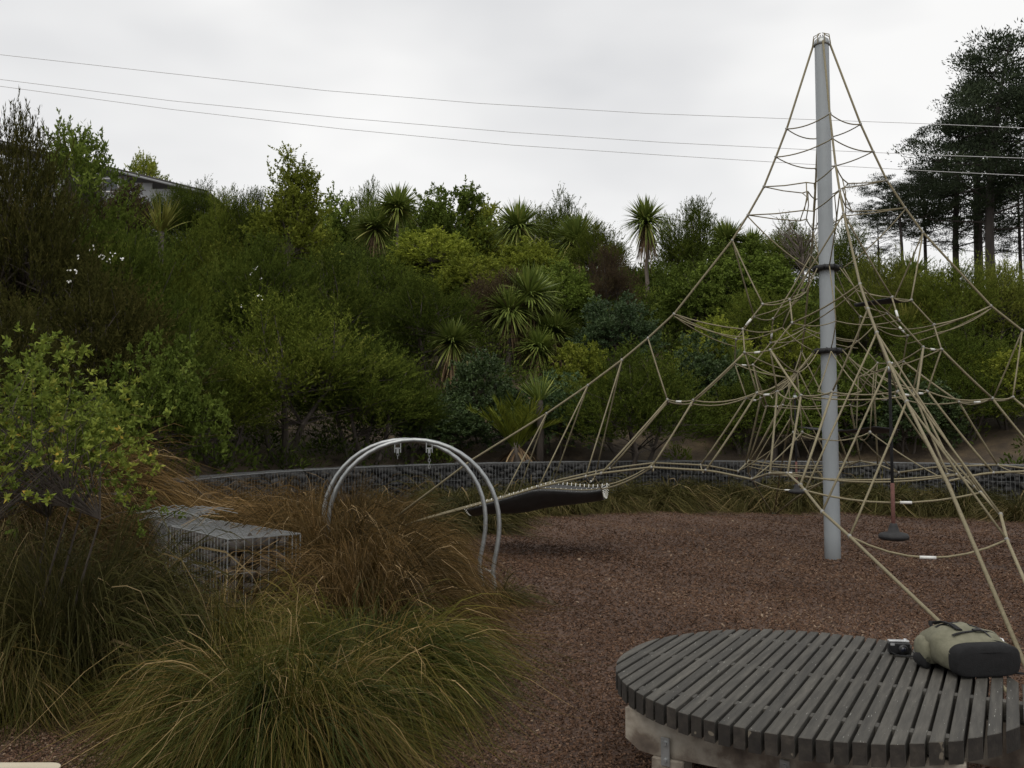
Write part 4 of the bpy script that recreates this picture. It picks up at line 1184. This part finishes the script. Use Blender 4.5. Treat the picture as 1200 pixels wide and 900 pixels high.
# a dry pale leaf blade on the mulch and scattered litter
mb = MB(); p = at_z(890, 704, .05); q_ = at_z(950, 702, .05)
mb.tube([p, p.lerp(q_, .35)+Vector((0, .02, .01)), p.lerp(q_, .7)+Vector((0, -.03, .012)), q_], [.004, .012, .010, .002], 5)
mb.tube([p.lerp(q_, .72), p.lerp(q_, .66)+Vector((-.02, .16, .015)), p.lerp(q_, .6)+Vector((-.08, .26, .0))], [.005, .004, .002], 4)
tw = mb.build('fallen_twig', M['dead_leaf']); tag(tw, 'pale dry twig lying on the mulch in front of the pole', 'twig')

# ------------------------------------------------------------------ hillside plants
def solve_y(px, top, h, y0, y1=62):
    for Y in np.arange(y0, y1, .1):
        p = at(px, top, Y)
        if T(p.x, Y)+h >= p.z: return float(Y)
    return y1
G_SH = 'bushes on the hillside'
HP = [
 # key, material, px, top, width px, height m, near limit Y, name, label
 ('manuka1', 'manuka', 128, 232, 190, 4.6, 15, 'manuka_bush', 'wide dark manuka below the dark house roof'),
 ('manuka2', 'manuka_olive', 240, 262, 140, 3.6, 18, 'manuka_bush', 'olive manuka right of the pale spiky plant'),
 ('manuka0', 'manuka', 305, 272, 140, 3.8, 18, 'manuka_bush', 'dark manuka under the tall light green tree'),
 ('manuka1', 'manuka', 385, 292, 120, 3.4, 18, 'manuka_bush', 'dark manuka below the dark round tree on the skyline'),
 ('manuka2', 'manuka', 448, 300, 110, 3.2, 18, 'manuka_bush', 'dark manuka left of the yellow green bushes'),
 ('manuka0', 'manuka', 505, 318, 120, 3.2, 18, 'manuka_bush', 'very dark manuka above the lush low cabbage tree'),
 ('manuka1', 'manuka_olive', 335, 345, 210, 4.2, 16, 'manuka_bush', 'largest olive manuka behind the hoop arch'),
 ('manuka2', 'manuka', 425, 388, 150, 3.6, 17, 'manuka_bush', 'dark manuka directly above the hoop arch'),
 ('fine', 'manuka_olive', 258, 420, 120, 3.0, 14.5, 'manuka_bush', 'feathery manuka with bare stems behind the left end of wall'),
 ('manuka0', 'manuka', 480, 420, 90, 2.6, 18, 'manuka_bush', 'narrow dark manuka left of the lush low cabbage tree'),
 ('airy', 'leaf_light', 347, 170, 84, 6.4, 26, 'pittosporum_tree', 'tall light green tree standing highest on the left skyline'),
 ('broad0', 'leaf_light', 325, 238, 90, 3.4, 22, 'leafy_bush', 'light leafy bush at the foot of the tall light green tree'),
 ('broad1', 'leaf_mid', 392, 228, 76, 3.6, 24, 'leafy_bush', 'dark round tree right of the tall light green tree'),
 ('manuka1', 'manuka', 432, 216, 60, 3.6, 26, 'manuka_bush', 'dark upright manuka on the skyline beside a spiky cabbage head'),
 ('broad2', 'leaf_mid', 525, 214, 98, 4.0, 26, 'leafy_bush', 'broad mid green tree on the skyline above yellow green bushes'),
 ('broad0', 'leaf_light', 508, 262, 100, 3.2, 22, 'leafy_bush', 'leftmost of the yellow green leafy bushes'),
 ('broad1', 'leaf_light', 572, 240, 84, 3.6, 24, 'leafy_bush', 'highest of the yellow green leafy bushes'),
 ('broad2', 'leaf_light', 622, 278, 80, 3.0, 22, 'leafy_bush', 'rightmost of the yellow green leafy bushes'),
 ('broad0', 'leaf_light', 552, 290, 90, 3.0, 21, 'leafy_bush', 'lowest of the yellow green leafy bushes'),
 ('manuka0', 'leaf_red', 585, 312, 90, 3.0, 20, 'manuka_bush', 'red brown bush above the skirted cabbage tree'),
 ('manuka2', 'manuka', 660, 230, 84, 3.8, 26, 'manuka_bush', 'dark feathery manuka on the skyline right of centre'),
 ('broad1', 'leaf_mid', 655, 305, 90, 3.0, 20, 'leafy_bush', 'mid green bush right of the tallest grouped cabbage tree'),
 ('manuka1', 'leaf_red', 712, 288, 56, 3.4, 22, 'manuka_bush', 'dark reddish bush left of the lone cabbage tree'),
 ('manuka0', 'manuka', 806, 233, 86, 4.0, 26, 'manuka_bush', 'dark pointed manuka right of the lone cabbage tree'),
 ('broad2', 'leaf_blue', 722, 342, 84, 2.8, 20, 'leafy_bush', 'bluish green bush below the lone cabbage tree'),
 ('glossy0', 'leaf_mid', 822, 316, 90, 3.0, 20, 'leafy_bush', 'leafy green bush behind the left main cable'),
 ('glossy1', 'leaf_mid', 875, 298, 110, 3.2, 21, 'leafy_bush', 'leafy green bush left of the pole top half'),
 ('manuka2', 'manuka_olive', 925, 258, 84, 3.8, 25, 'manuka_bush', 'olive manuka on the skyline just left of the pole'),
 ('manuka1', 'manuka', 990, 262, 80, 3.6, 25, 'manuka_bush', 'dark manuka on the skyline just right of the pole'),
 ('fine', 'manuka_yellow', 1040, 296, 100, 3.4, 24, 'manuka_bush', 'yellow green feathery bush in front of the small pine'),
 ('fine', 'manuka_olive', 1105, 308, 110, 3.2, 24, 'manuka_bush', 'olive feathery bush in front of the pine trunks'),
 ('fine', 'manuka_yellow', 1165, 302, 110, 3.2, 24, 'manuka_bush', 'yellow green feathery bush at the right edge below the pines'),
 ('manuka0', 'manuka_olive', 1015, 335, 110, 3.0, 22, 'manuka_bush', 'olive bush behind the upper rubber mat'),
 ('manuka2', 'manuka', 1110, 365, 130, 3.0, 21, 'manuka_bush', 'dark bush behind the right main cable'),
 ('broad0', 'leaf_light', 1178, 398, 100, 2.8, 20, 'leafy_bush', 'yellow green bush at the right edge above the wall'),
 ('manuka1', 'manuka', 1128, 425, 110, 2.6, 19.6, 'manuka_bush', 'dark low bush right of the yellow topped cabbage tree'),
 ('broad1', 'leaf_light', 840, 372, 84, 2.6, 20, 'leafy_bush', 'yellow green bush above the pair of brown trunked cabbage trees'),
 ('glossy0', 'leaf_dark', 828, 398, 90, 2.4, 19.6, 'leafy_bush', 'dark glossy bush behind the pair of brown trunked cabbage trees'),
 ('broad2', 'leaf_light', 925, 375, 84, 2.6, 20.5, 'leafy_bush', 'light green bush just left of the pole behind the net'),
 ('broad0', 'leaf_mid', 1000, 400, 90, 2.6, 20, 'leafy_bush', 'mid green bush just right of the pole behind the net'),
 ('glossy1', 'leaf_light', 678, 398, 80, 2.4, 19.4, 'leafy_bush', 'yellow green glossy bush right of the low palm'),
 ('manuka2', 'manuka', 742, 402, 160, 3.2, 19.2, 'manuka_bush', 'big dark rounded bush above the black rubber sling'),
 ('glossy0', 'leaf_dark', 522, 466, 96, 1.9, 18.8, 'leafy_bush', 'dark glossy low bush just above the hoop arch'),
 ('glossy1', 'leaf_dark', 566, 412, 84, 2.2, 19.0, 'leafy_bush', 'dark glossy bush between the lush and the skirted cabbage tree'),
 ('glossy0', 'leaf_blue', 652, 440, 84, 1.9, 18.8, 'leafy_bush', 'bluish glossy low bush beside the palm'),
 ('broad1', 'leaf_mid', 940, 452, 90, 1.7, 20.0, 'leafy_bush', 'low green bush behind the pole above the wall'),
 ('manuka0', 'manuka_olive', 890, 335, 110, 2.8, 20.5, 'manuka_bush', 'olive bush left of the upper rope collar'),
 ('manuka1', 'manuka_olive', 700, 262, 80, 3.4, 24, 'manuka_bush', 'olive bush on the skyline left of the lone cabbage tree'),
 ('manuka0', 'manuka_olive', 190, 290, 130, 3.6, 16, 'manuka_bush', 'olive manuka left of the dark one under the light green tree'),
 ('round', 'leaf_light', 171, 178, 42, 3.4, 34, 'leafy_tree', 'small round tree in front of the house roof'),
 ('broad0', 'leaf_mid', 470, 232, 70, 3.4, 26, 'leafy_bush', 'mid green bush below the dark skyline cabbage head'),
 ('manuka1', 'manuka_olive', 630, 245, 80, 3.4, 25, 'manuka_bush', 'olive bush on the skyline right of the wide cabbage head'),
 ('broad2', 'leaf_mid', 870, 275, 90, 3.4, 25, 'leafy_bush', 'mid green bush under the two small skyline cabbage trees'),
 ('glossy1', 'leaf_dark', 1060, 440, 90, 1.8, 19.4, 'leafy_bush', 'dark low bush behind the nearer disc swing'),
 ('manuka1', 'manuka', 870, 440, 100, 2.0, 20.5, 'manuka_bush', 'dark bush behind the right one of the paired cabbage trees'),
]
for key, mat, px, top, wpx, h, y0, nm, lab in HP:
    Y = solve_y(px, top, h, y0)
    p = at(px, top, Y)
    hh = max(.9, p.z-T(p.x, Y))
    plant(nm, key, lab, 'tree' if 'tree' in nm else 'bush', p.x, Y, hh, wpx/1000*Y*1.28, mat, group=G_SH)
# nearer dark shrubs on the left
def near_plant(nm, key, mat, px, top, wpx, Y, lab, cat='bush'):
    p = at(px, top, Y); plant(nm, key, lab, cat, p.x, Y, p.z-T(p.x, Y), wpx/1000*Y, mat, group='bushes at the left')
near_plant('manuka_tree', 'manuka0', 'manuka_brown', 38, 128, 190, 12.5, 'tall dark twiggy manuka at the far left edge', 'tree')
near_plant('manuka_bush', 'manuka2', 'manuka_brown', 110, 300, 230, 11.8, 'dark brown manuka behind the bright near bush')
near_plant('manuka_bush', 'manuka1', 'manuka', 195, 345, 150, 13.6, 'black green manuka between brown bush and wall end')
near_plant('manuka_bush', 'manuka0', 'manuka_brown', 10, 330, 200, 9.5, 'dark bush at the left edge above the near bush')
for key, mat, px, top, wpx, Y, lab in (
        ('manuka1', 'manuka_brown', 104, 203, 84, 37, 'brown bush just below the left part of the house roof'),
        ('broad1', 'leaf_red', 150, 211, 70, 34, 'small red leaved bush below the house roof'),
        ('manuka0', 'manuka', 203, 214, 76, 37, 'dark bush under the low end of the house roof'),
        ('manuka2', 'manuka', 236, 213, 84, 38, 'dark hedge bush right of the house'),
        ('manuka1', 'manuka_olive', 264, 221, 80, 36, 'olive hedge bush between two dark hedge bushes'),
        ('manuka0', 'manuka', 292, 216, 88, 36, 'dark hedge bush left of the tall light green tree')):
    near_plant('manuka_bush' if 'manuka' in key else 'leafy_bush', key, mat, px, top, wpx, Y, lab)
near_plant('kowhai_tree', 'round', 'leaf_mid', 92, 140, 120, 22, 'airy drooping tree left of the house roof', 'tree')
near_plant('leafy_bush', 'glossy0', 'leaf_mid', 190, 398, 130, 10.0, 'sparse leafy bush above the brown grass at the left')

# cabbage trees
CB = [
 (757, 230, 26, 352, 'lone tall cabbage tree with bare trunk on the hillside', False, True, 24),
 (466, 213, 27, 240, 'dark cabbage tree head on the skyline left of centre', False, False, 27),
 (608, 233, 30, 258, 'wide cabbage tree head on the skyline behind yellow green bushes', False, False, 27),
 (676, 248, 30, 278, 'pale cabbage tree on the skyline below the dark manuka', False, True, 25),
 (852, 256, 24, 282, 'small cabbage tree on the skyline left of the pole', False, False, 28),
 (880, 268, 21, 290, 'smallest cabbage tree on the skyline beside the net', False, False, 28),
 (530, 366, 30, 470, 'lush low cabbage tree with bright leaves', False, True, 19.3),
 (597, 333, 27, 432, 'cabbage tree with yellow brown dead skirt', False, True, 19.9),
 (619, 303, 38, 425, 'tallest dark cabbage tree of the central group', False, True, 20.6),
 (630, 378, 25, 440, 'short pale cabbage tree right of the skirted one', False, True, 19.6),
 (650, 356, 28, 430, 'right hand cabbage tree of the central group', False, True, 20.6),
 (866, 398, 34, 500, 'cabbage tree with thick brown skirt, right one of a pair', False, True, 19.8),
 (838, 440, 28, 505, 'shorter cabbage tree, left one of a pair behind the net', False, True, 19.6),
 (1062, 352, 34, 440, 'yellow leaved cabbage tree behind the net right of the pole', True, True, 20.2),
 (1066, 296, 30, 350, 'green spiky cabbage tree above the yellow leaved one', False, False, 23.5),
 (440, 240, 24, 278, 'pale cabbage tree hanging leaves left of the yellow green bushes', False, True, 24.5),
]
for px, top, wr, base, lab, yel, sk, Y in CB:
    for Y in np.arange(19.6, 46, .1):
        b_ = at(px, base, Y)
        if T(b_.x, Y) >= b_.z: break
    p = at(px, top, Y); hr = wr/1000*Y*1.28
    cabbage(lab, p.x, Y, max(p.z-T(p.x, Y), hr*1.3), hr, yel, sk)
# spiky plants without trunks
FL = [flax_mesh(201, 110, 'sword'), flax_mesh(202, 90, 'sword_yellow')]
def spiky(lab, px, top, wpx, Y, k, name='flax_plant'):
    p = at(px, top, Y); z = T(p.x, Y); h = p.z-z
    s = wpx/1000*Y/1.5
    o = thing(name, lab, 'flax', (p.x, Y, z-.03), random.uniform(0, 6), 'spiky flax plants')
    if h > 1.3*s+.3:
        MB().tube([(0, 0, -.1), (.03, 0, (h-1.15*s)*.5), (0, 0, h-1.1*s)], [.10, .085, .08], 8).build('stem', M['bark'], o, True)
        c = link('blades', FL[k], o); c.location = (0, 0, h-1.15*s); c.scale = (s, s, s)
    else:
        c = link('blades', FL[k], o); c.scale = (s, s, h/1.2)
    return o
spiky('pale yellow green spiky plant below the house', 190, 224, 62, 26, 1)
spiky('small green flax above the low palm', 632, 425, 56, 19.0, 0)
spiky('green flax under the net right of the pole', 905, 470, 50, 20.0, 0)
# low palm
pq, pv, rib = palm_parts(301)
palm = at(605, 448, 18.9); pz = T(palm.x, 18.9)
o = thing('low_palm', 'low bright green palm with upright pleated fronds above the wall', 'palm', (palm.x, 18.9, pz-.03))
mb = MB(); mb.lathe((0, 0, 0), [(.16, -.1), (.15, .2), (.12, .45), (.06, .62)], 12); mb.build('trunk', M['bark_pale'], o, True)
fm = quad_mesh('fronds', pq, M['leaf_light'], pv); ph_ = palm.z-pz
f_ = link('fronds', fm, o); f_.location = (0, 0, .40); f_.scale = (1.05, 1.05, (ph_-.4)/1.3)
r_ = rib.build('frond_ribs', M['leaf_light'], o); r_.location = (0, 0, .40); r_.scale = (1.05, 1.05, (ph_-.4)/1.3)
rng = np.random.default_rng(5); m_ = 40; a_ = rng.uniform(0, 6.283, m_)
S2 = strips(np.stack([np.cos(a_)*.1, np.sin(a_)*.1, rng.uniform(.3, .55, m_)], 1), norm(np.stack([np.cos(a_)*.8, np.sin(a_)*.8, -.35*np.ones(m_)], 1)), rng.uniform(.5, .9, m_), rng.uniform(.03, .07, m_), rng.uniform(.3, .8, m_), 4, rng)
link('dead_fronds', strip_mesh('dead_fronds', S2, M['dead_leaf'], rng.uniform(0, 1, m_)), o)

# bare tree behind the pole
def bare(lab, px, top, Y, h):
    p = at(px, top, Y); z = p.z-h; rng = np.random.default_rng(8)
    o = thing('bare_tree', lab, 'tree', (p.x, Y, z))
    mb = MB(); mb.tube([(0, 0, -1.0), (.05, 0, h*.35), (0, 0, h*.6)], [.09, .06, .04], 6); mb.build('trunk', M['bark_pale'], o)
    mb = MB()
    for k in range(26):
        a = rng.uniform(0, 6.28); z0 = h*rng.uniform(.25, .6); l = h*rng.uniform(.25, .45)
        d = Vector((math.cos(a)*.75, math.sin(a)*.75, rng.uniform(.6, 1.2))).normalized()
        e = Vector((0, 0, z0))+d*l
        mb.tube([(0, 0, z0), Vector((0, 0, z0))+d*l*.5+Vector(rng.normal(0, .05, 3)), e], [.03, .02, .008], 4)
        for j in range(5):
            s_ = Vector((0, 0, z0))+d*l*rng.uniform(.4, .95); t_ = s_+(d+Vector(rng.normal(0, .6, 3))).normalized()*l*.4
            mb.tube([s_, t_], [.012, .005], 4)
    mb.build('twigs', M['bark_pale'], o)
bare('leafless grey tree on the skyline left of the pole', 938, 236, 36, 4.0)

# white manuka flowers (sprays on the brown bush)
def flowers():
    rng = np.random.default_rng(12); P_ = []
    for (cx, cy, n, sx, sy) in ((118, 298, 7, 14, 5), (95, 322, 3, 20, 10), (298, 322, 4, 4, 12), (290, 352, 3, 20, 12)):
        for k in range(n):
            Yd = 12.0 if cx < 200 else 16.5
            P_.append(np.array(at(rng.normal(cx, sx), rng.normal(cy, sy), Yd+rng.normal(0, .35)-1.2)))
    P_ = np.repeat(np.array(P_), 3, 0) + rng.normal(0, .02, (len(P_)*3, 3))
    d = norm(rng.normal(size=P_.shape)); Q = leaf_quads(P_, d, np.full(len(P_), .034), np.full(len(P_), .026), rng, 1.0)
    return quad_mesh('manuka_flowers', Q, M['white_petal'], rng.uniform(0, 1, len(P_)))
tag(link('manuka_flowers', flowers()), 'sprays of tiny white manuka flowers on the dark bushes', 'flowers', kind='stuff')

# low undergrowth covering the slope between the bushes
def undergrowth():
    rng = np.random.default_rng(99)
    K = 10000
    th = rng.uniform(R(-5), R(222), K); r = 8.9 + 36*rng.uniform(0, 1, K)**.8
    x = POLE.x+r*np.cos(th); y = POLE.y+r*np.sin(th)
    u = x/np.maximum(y, .1)
    gap = (r < 11.6+1.0*np.sin(th*9)) & (u > -.12) & (rng.uniform(size=K) < .72)
    near_l = (np.abs(u) < .9) & (y > 5) & (y <= 9) & (x < -3.5)
    keep = ((np.abs(u) < .80) & (y > 9) & ~gap) | near_l
    x, y, r, u = x[keep], y[keep], r[keep], u[keep]; n = len(x); z = terr(x, y)
    m = 105
    hgt = rng.uniform(.25, .7, n)*np.where(r > 13.5, rng.uniform(1.0, 2.7, n), 1.0)*np.where(u < -.12, 1.5, 1.0); wid = np.minimum(hgt, .9)*rng.uniform(.75, 1.2, n)
    ci = np.repeat(np.arange(n), m); N_ = len(ci)
    dd = norm(rng.normal(size=(N_, 3))); dd[:, 2] = np.abs(dd[:, 2])
    rr = rng.uniform(.25, 1, N_)**.45
    p = np.stack([x[ci]+dd[:, 0]*wid[ci]*rr, y[ci]+dd[:, 1]*wid[ci]*rr, z[ci]+dd[:, 2]*hgt[ci]*rr], 1)
    d = norm(dd + np.array([0, 0, .35]) + rng.normal(0, .5, (N_, 3)))
    narrow = (rng.uniform(size=n) < .5)[ci]
    sc = 1+.7*(r[ci] > 18)
    Q = leaf_quads(p, d, np.where(narrow, .12, .095)*sc*rng.uniform(.6, 1.4, N_), np.where(narrow, .022, .05)*sc*rng.uniform(.6, 1.3, N_), rng, .4)
    tone = rng.uniform(0, .85, n)*np.where(u < -.15, .72, 1.0)
    v = np.clip(tone[ci]*.8+rng.beta(2, 2, N_)*.3-.04, 0, 1)
    return quad_mesh('undergrowth', Q, M['under'], v)
tag(link('undergrowth', undergrowth()), 'dense low green undergrowth covering the hillside', 'undergrowth', kind='stuff')

# ------------------------------------------------------------------ pines on the right skyline
def pine(lab, px, base_y, top_y, Y, wpx, seed, lean=0.0, umbrella=False, ncl=110, cut=.3):
    rng = np.random.default_rng(seed)
    b = at(px, base_y, Y); t = at(px, top_y, Y); H = t.z-b.z; W = wpx/1000*Y
    o = thing('pine_tree', lab, 'pine tree', (b.x, Y, b.z), 0, 'pine trees on the right skyline')
    mb = MB(); r0 = H*.016
    tr = [Vector((lean*H*k*k, 0, H*k*.97 - (3.0 if k == 0 else 0))) for k in (0, .15, .3, .45, .6, .75, .9, 1)]
    mb.tube(tr, [r0*1.2, r0*1.05, r0, r0*.85, r0*.68, r0*.5, r0*.28, r0*.08], 9)
    def tpt(k): return Vector((lean*H*k*k, 0, H*k*.97))
    C = []
    nl = 26
    for i in range(nl):
        k = cut + (1-cut)*(i+.5)/nl*.98
        a = i*2.4+rng.uniform(-.4, .4)
        prof = (1.0-.75*((k-cut)/(1-cut))**1.6) if not umbrella else (.55+.45*math.sin((k-cut)/(1-cut)*3.0))
        l = W*.5*prof*rng.uniform(.55, 1.15)
        s = tpt(k-.04); d = Vector((math.cos(a), math.sin(a), rng.uniform(.05, .35)))
        m = s+d*l*.55+Vector((0, 0, -.02*l)); e = s+d*l+Vector((0, 0, .10*l))
        mb.tube([s, m, e], [r0*.30, r0*.20, r0*.06], 5, cap=False)
        for j in range(max(2, int(ncl/nl))):
            f = rng.uniform(.45, 1.05); C.append(list(s.lerp(e, f)+Vector(rng.normal(0, .09, 3))*W*.5+Vector((0, 0, H*.012))))
    mb.build('trunk', M['pine_bark'], o)
    C = np.array(C); n = len(C); m_ = 120
    ci = np.repeat(np.arange(n), m_); N_ = len(ci)
    rad = H*.048*rng.uniform(.5, 1.5, n)
    dd = norm(rng.normal(size=(N_, 3))+np.array([0, 0, .25])); rr = rng.uniform(.05, 1, N_)**.6
    p = C[ci]+dd*(rad[ci]*rr)[:, None]*np.array([1.45, 1.45, .48])
    d = norm(dd+np.array([0, 0, .7])+rng.normal(0, .45, (N_, 3)))
    Q = leaf_quads(p, d, H*.016*rng.uniform(.6, 1.3, N_), H*.0050*rng.uniform(.6, 1.3, N_), rng)
    link('crown', quad_mesh('crown', Q, M['pine'], np.clip(rng.uniform(.1, .8, n)[ci]*.5+rng.uniform(0, .5, N_), 0, 1)), o)
pine('tallest pine leaning right at the right edge', 1160, 312, 32, 75, 200, 1, .12, ncl=250, cut=.18)
pine('pine with two branching limbs left of the tallest pine', 1120, 312, 118, 80, 150, 2, .10, ncl=230, cut=.14)
pine('slender pine between the two big pines', 1146, 312, 80, 85, 120, 3, .05, ncl=170, cut=.24)
pine('small umbrella shaped pine left of the big pines', 1058, 320, 212, 78, 105, 4, -.05, True, ncl=300, cut=.5)
pine('low dark pine right of the pole on the skyline', 1030, 318, 248, 86, 80, 7, 0, True, ncl=200, cut=.2)
pine('short spreading pine between the big pine trunks', 1150, 314, 190, 78, 130, 8, .02, True, ncl=230, cut=.15)
pine('short spreading pine at the right edge under the tallest pine', 1196, 314, 200, 80, 110, 9, 0, True, ncl=200, cut=.15)
pine('pine cut by the right picture edge', 1204, 312, 90, 72, 120, 5, .06, ncl=150, cut=.4)
pine('low dark pine at the foot of the big pines', 1085, 318, 205, 84, 110, 6, 0, True, ncl=240, cut=.3)

# ------------------------------------------------------------------ house behind the left skyline
HY = 56.0
ha, hb = at(92, 188, HY), at(240, 224, HY)
house = thing('house', 'house with dark sloping roof behind the bushes on the left skyline', 'house', (ha.x, HY, hb.z-6.5))
Lh = hb.x-ha.x; zt0, zt1 = ha.z-(hb.z-6.5), 6.5
mb = MB(); dpt = 6.0; ov = .5
x0, x1 = -7.0, Lh
sl_ = (zt1-zt0)/Lh
def rz_(x): return zt0+sl_*x
for y in (-ov, dpt):
    mb.v += [Vector((x0, y, rz_(x0)-.28)), Vector((x1+.3, y, rz_(x1+.3)-.28)), Vector((x1+.3, y, rz_(x1+.3))), Vector((x0, y, rz_(x0)))]
mb.f += [(0, 1, 2, 3), (7, 6, 5, 4), (3, 2, 6, 7), (1, 0, 4, 5), (0, 3, 7, 4), (2, 1, 5, 6)]
roof = mb.build('roof', M['roof'], house)
mb = MB(); mb.tube([(x0, -ov-.06, rz_(x0)-.22), (x1+.3, -ov-.06, rz_(x1+.3)-.22)], .07, 6); mb.build('gutter', M['weatherboard'], roof)
for k in range(18):                                         # weatherboards, each a board of its own
    z1_ = 1.2+k*.42
    xr = min(Lh, (z1_+.42+.28-zt0)/sl_)
    if xr < x0+.5: break
    mb = MB(); mb.box(((x0+.3+xr)/2, .02+.006*(k % 2), z1_+.2), ((xr-x0-.3)/2, .03, .208)); mb.build('weatherboard', M['weatherboard'], house)
mb = MB(); mb.box(((x0+.4+Lh-.2)/2, 3.0, 2.6), ((Lh-.2-x0-.4)/2, 2.9, 2.6)); mb.build('wall', M['weatherboard'], house)
for wx in (.9, 2.2):
    wz = rz_(wx)-1.15
    mb = MB()
    for s in (-1, 1): mb.box((wx+s*.52, -.05, wz), (.04, .04, .44)); mb.box((wx, -.05, wz+s*.44), (.56, .035, .04))
    w_ = mb.build('window', M['white_frame'], house)
    mb = MB(); mb.box((wx, -.03, wz), (.48, .012, .40)); mb.build('pane', M['window_glass'], w_)

# ------------------------------------------------------------------ overhead wires
WY = 62.0
for lab, pts in (('highest overhead wire crossing the sky', [(-150, 46), (0, 64), (180, 84), (380, 106), (560, 121), (760, 133), (920, 139), (1085, 145), (1250, 152), (1400, 155)]),
                 ('middle overhead wire crossing the sky', [(-150, 76), (0, 93), (200, 118), (400, 138), (600, 155), (780, 167), (940, 175), (1100, 182), (1250, 187), (1400, 190)]),
                 ('lowest overhead wire crossing the sky', [(-150, 82), (0, 101), (200, 128), (400, 151), (600, 170), (780, 182), (940, 192), (1100, 201), (1250, 208), (1400, 212)])):
    P_ = [at(x, y, WY+x*.004) for x, y in pts]
    o = MB().tube(P_, .022, 5).build('overhead_wire', M['wire_dark'])
    tag(o, lab, 'wire', 'overhead wires')

# ------------------------------------------------------------------ near bush at the left edge
def near_bush():
    rng = np.random.default_rng(41)
    cx, cy = -3.02, 5.1
    o = thing('leafy_bush', 'bright green leafy bush at the left edge nearest the camera', 'bush', (cx, cy, 0))
    H, W = 2.3, 1.62
    Q, v, mbt = shrub(401, H, W, .75, 200, 7, 16, .034, .017, up=.35, tl=.20, flat=1.0, shell=1.9, stems=9, spread=.75, rosette=True, topw=1.0, rs=.35)
    c = link('crown', quad_mesh('crown', Q, M['leaf_near'], np.clip(v*1.0, 0, 1)), o)
    mbt.build('trunk', M['bark'], o)
    return o
near_bush()

# ------------------------------------------------------------------ tussock grasses
TM = {}
for i in range(3):
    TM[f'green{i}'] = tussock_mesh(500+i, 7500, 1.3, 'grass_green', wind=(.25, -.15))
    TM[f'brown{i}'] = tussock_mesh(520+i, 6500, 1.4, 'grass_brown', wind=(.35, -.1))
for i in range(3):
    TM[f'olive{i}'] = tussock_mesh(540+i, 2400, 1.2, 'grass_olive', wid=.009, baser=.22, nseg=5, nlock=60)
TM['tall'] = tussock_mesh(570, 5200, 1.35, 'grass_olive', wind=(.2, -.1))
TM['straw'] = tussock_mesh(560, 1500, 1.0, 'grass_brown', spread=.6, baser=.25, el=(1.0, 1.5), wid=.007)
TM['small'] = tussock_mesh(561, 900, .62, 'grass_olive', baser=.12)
def tussock(key, x, y, s, lab, group='tussock grasses in the foreground', sz=None, rz=None):
    o = thing('tussock_grass', lab, 'tussock grass', (x, y, max(0.0, T(x, y))+.01), random.uniform(-.5, .5) if rz is None else rz, group)
    c = link('blades', TM[key], o); c.scale = (s, s, sz or s)
    return o
tussock('green0', -.86, 5.15, .98, 'big green tussock arching over the mulch left of the table')
tussock('green1', -1.12, 4.4, .92, 'green tussock nearest the bottom edge')
tussock('green2', -1.45, 4.8, .85, 'green tussock in front of the gabion basket')
tussock('brown0', -1.08, 6.2, .9, 'orange brown tussock drooping right below the arch', sz=1.15)
tussock('brown1', -1.25, 7.0, 1.1, 'tallest brown tussock inside the left leg of the arch', sz=1.45)
tussock('brown2', -1.32, 7.95, 1.0, 'brown tussock spilling under the arch', sz=1.35)
tussock('brown0', -1.74, 7.75, 1.0, 'straw brown tussock right of the gabion basket', sz=1.6)
tussock('small', -.18, 7.95, 1.0, 'small tuft at the foot of the arch')
tussock('green1', -1.85, 5.5, .80, 'olive green tussock just below the gabion basket', sz=.98)
tussock('brown2', -2.60, 5.95, .68, 'brown tussock left of the gabion basket', sz=1.0)
tussock('green2', -3.0, 5.1, .80, 'green tussock under the bright near bush')
tussock('tall', -3.5, 6.0, 1.2, 'brown tussock at the left edge behind the near bush')
tussock('tall', -2.60, 5.2, .85, 'tall brown green tussock in front of the bright near bush', sz=1.75)
tussock('brown1', -3.3, 8.4, 1.05, 'reddish brown tussock behind the near bush')
tussock('brown2', -4.0, 9.6, 1.45, 'drooping brown tussock left of the wall end')
tussock('brown0', -3.7, 10.6, 1.05, 'brown tussock in front of the left end of the wall')
tussock('straw', -2.6, 10.3, 1.15, 'straw coloured upright grass behind the gabion basket', sz=1.45)
tussock('straw', -1.95, 10.9, 1.1, 'upright dry grass left of the arch before the wall', sz=1.45)
tussock('brown1', -1.35, 10.4, .90, 'brown grass seen through the left of the arch')
tussock('olive0', -.55, 13.9, 1.15, 'brown tussock standing behind the arch by the wall')
tussock('olive1', -1.3, 12.6, 1.05, 'olive tussock behind the arch left of the sling end')
tussock('brown0', -4.6, 7.6, 1.25, 'tall brown tussock at the left edge behind the near bush leaves')
tussock('brown2', -4.9, 8.9, 1.4, 'tall brown tussock before the dark bush at the left edge')
tussock('brown0', -3.0, 11.3, 1.1, 'brown tussock against the wall above the gabion baskets', sz=1.4)
tussock('brown2', -2.2, 12.2, 1.05, 'brown tussock against the wall left of the arch', sz=1.35)
k = 0
for ang in np.arange(32, 148, 6.2):
    a = R(ang + random.uniform(-1.5, 1.5)); r = 7.35+random.uniform(-.2, .2)
    tussock(f'olive{k % 3}', POLE.x+r*math.cos(a), POLE.y+r*math.sin(a), random.uniform(.95, 1.25), 'olive brown tussock in the row at the foot of the gabion wall', 'tussocks along the wall foot', rz=random.uniform(0, 6))
    k += 1

print('ropes', NROPE[0], 'tris', sum(len(m.polygons) for m in bpy.data.meshes))
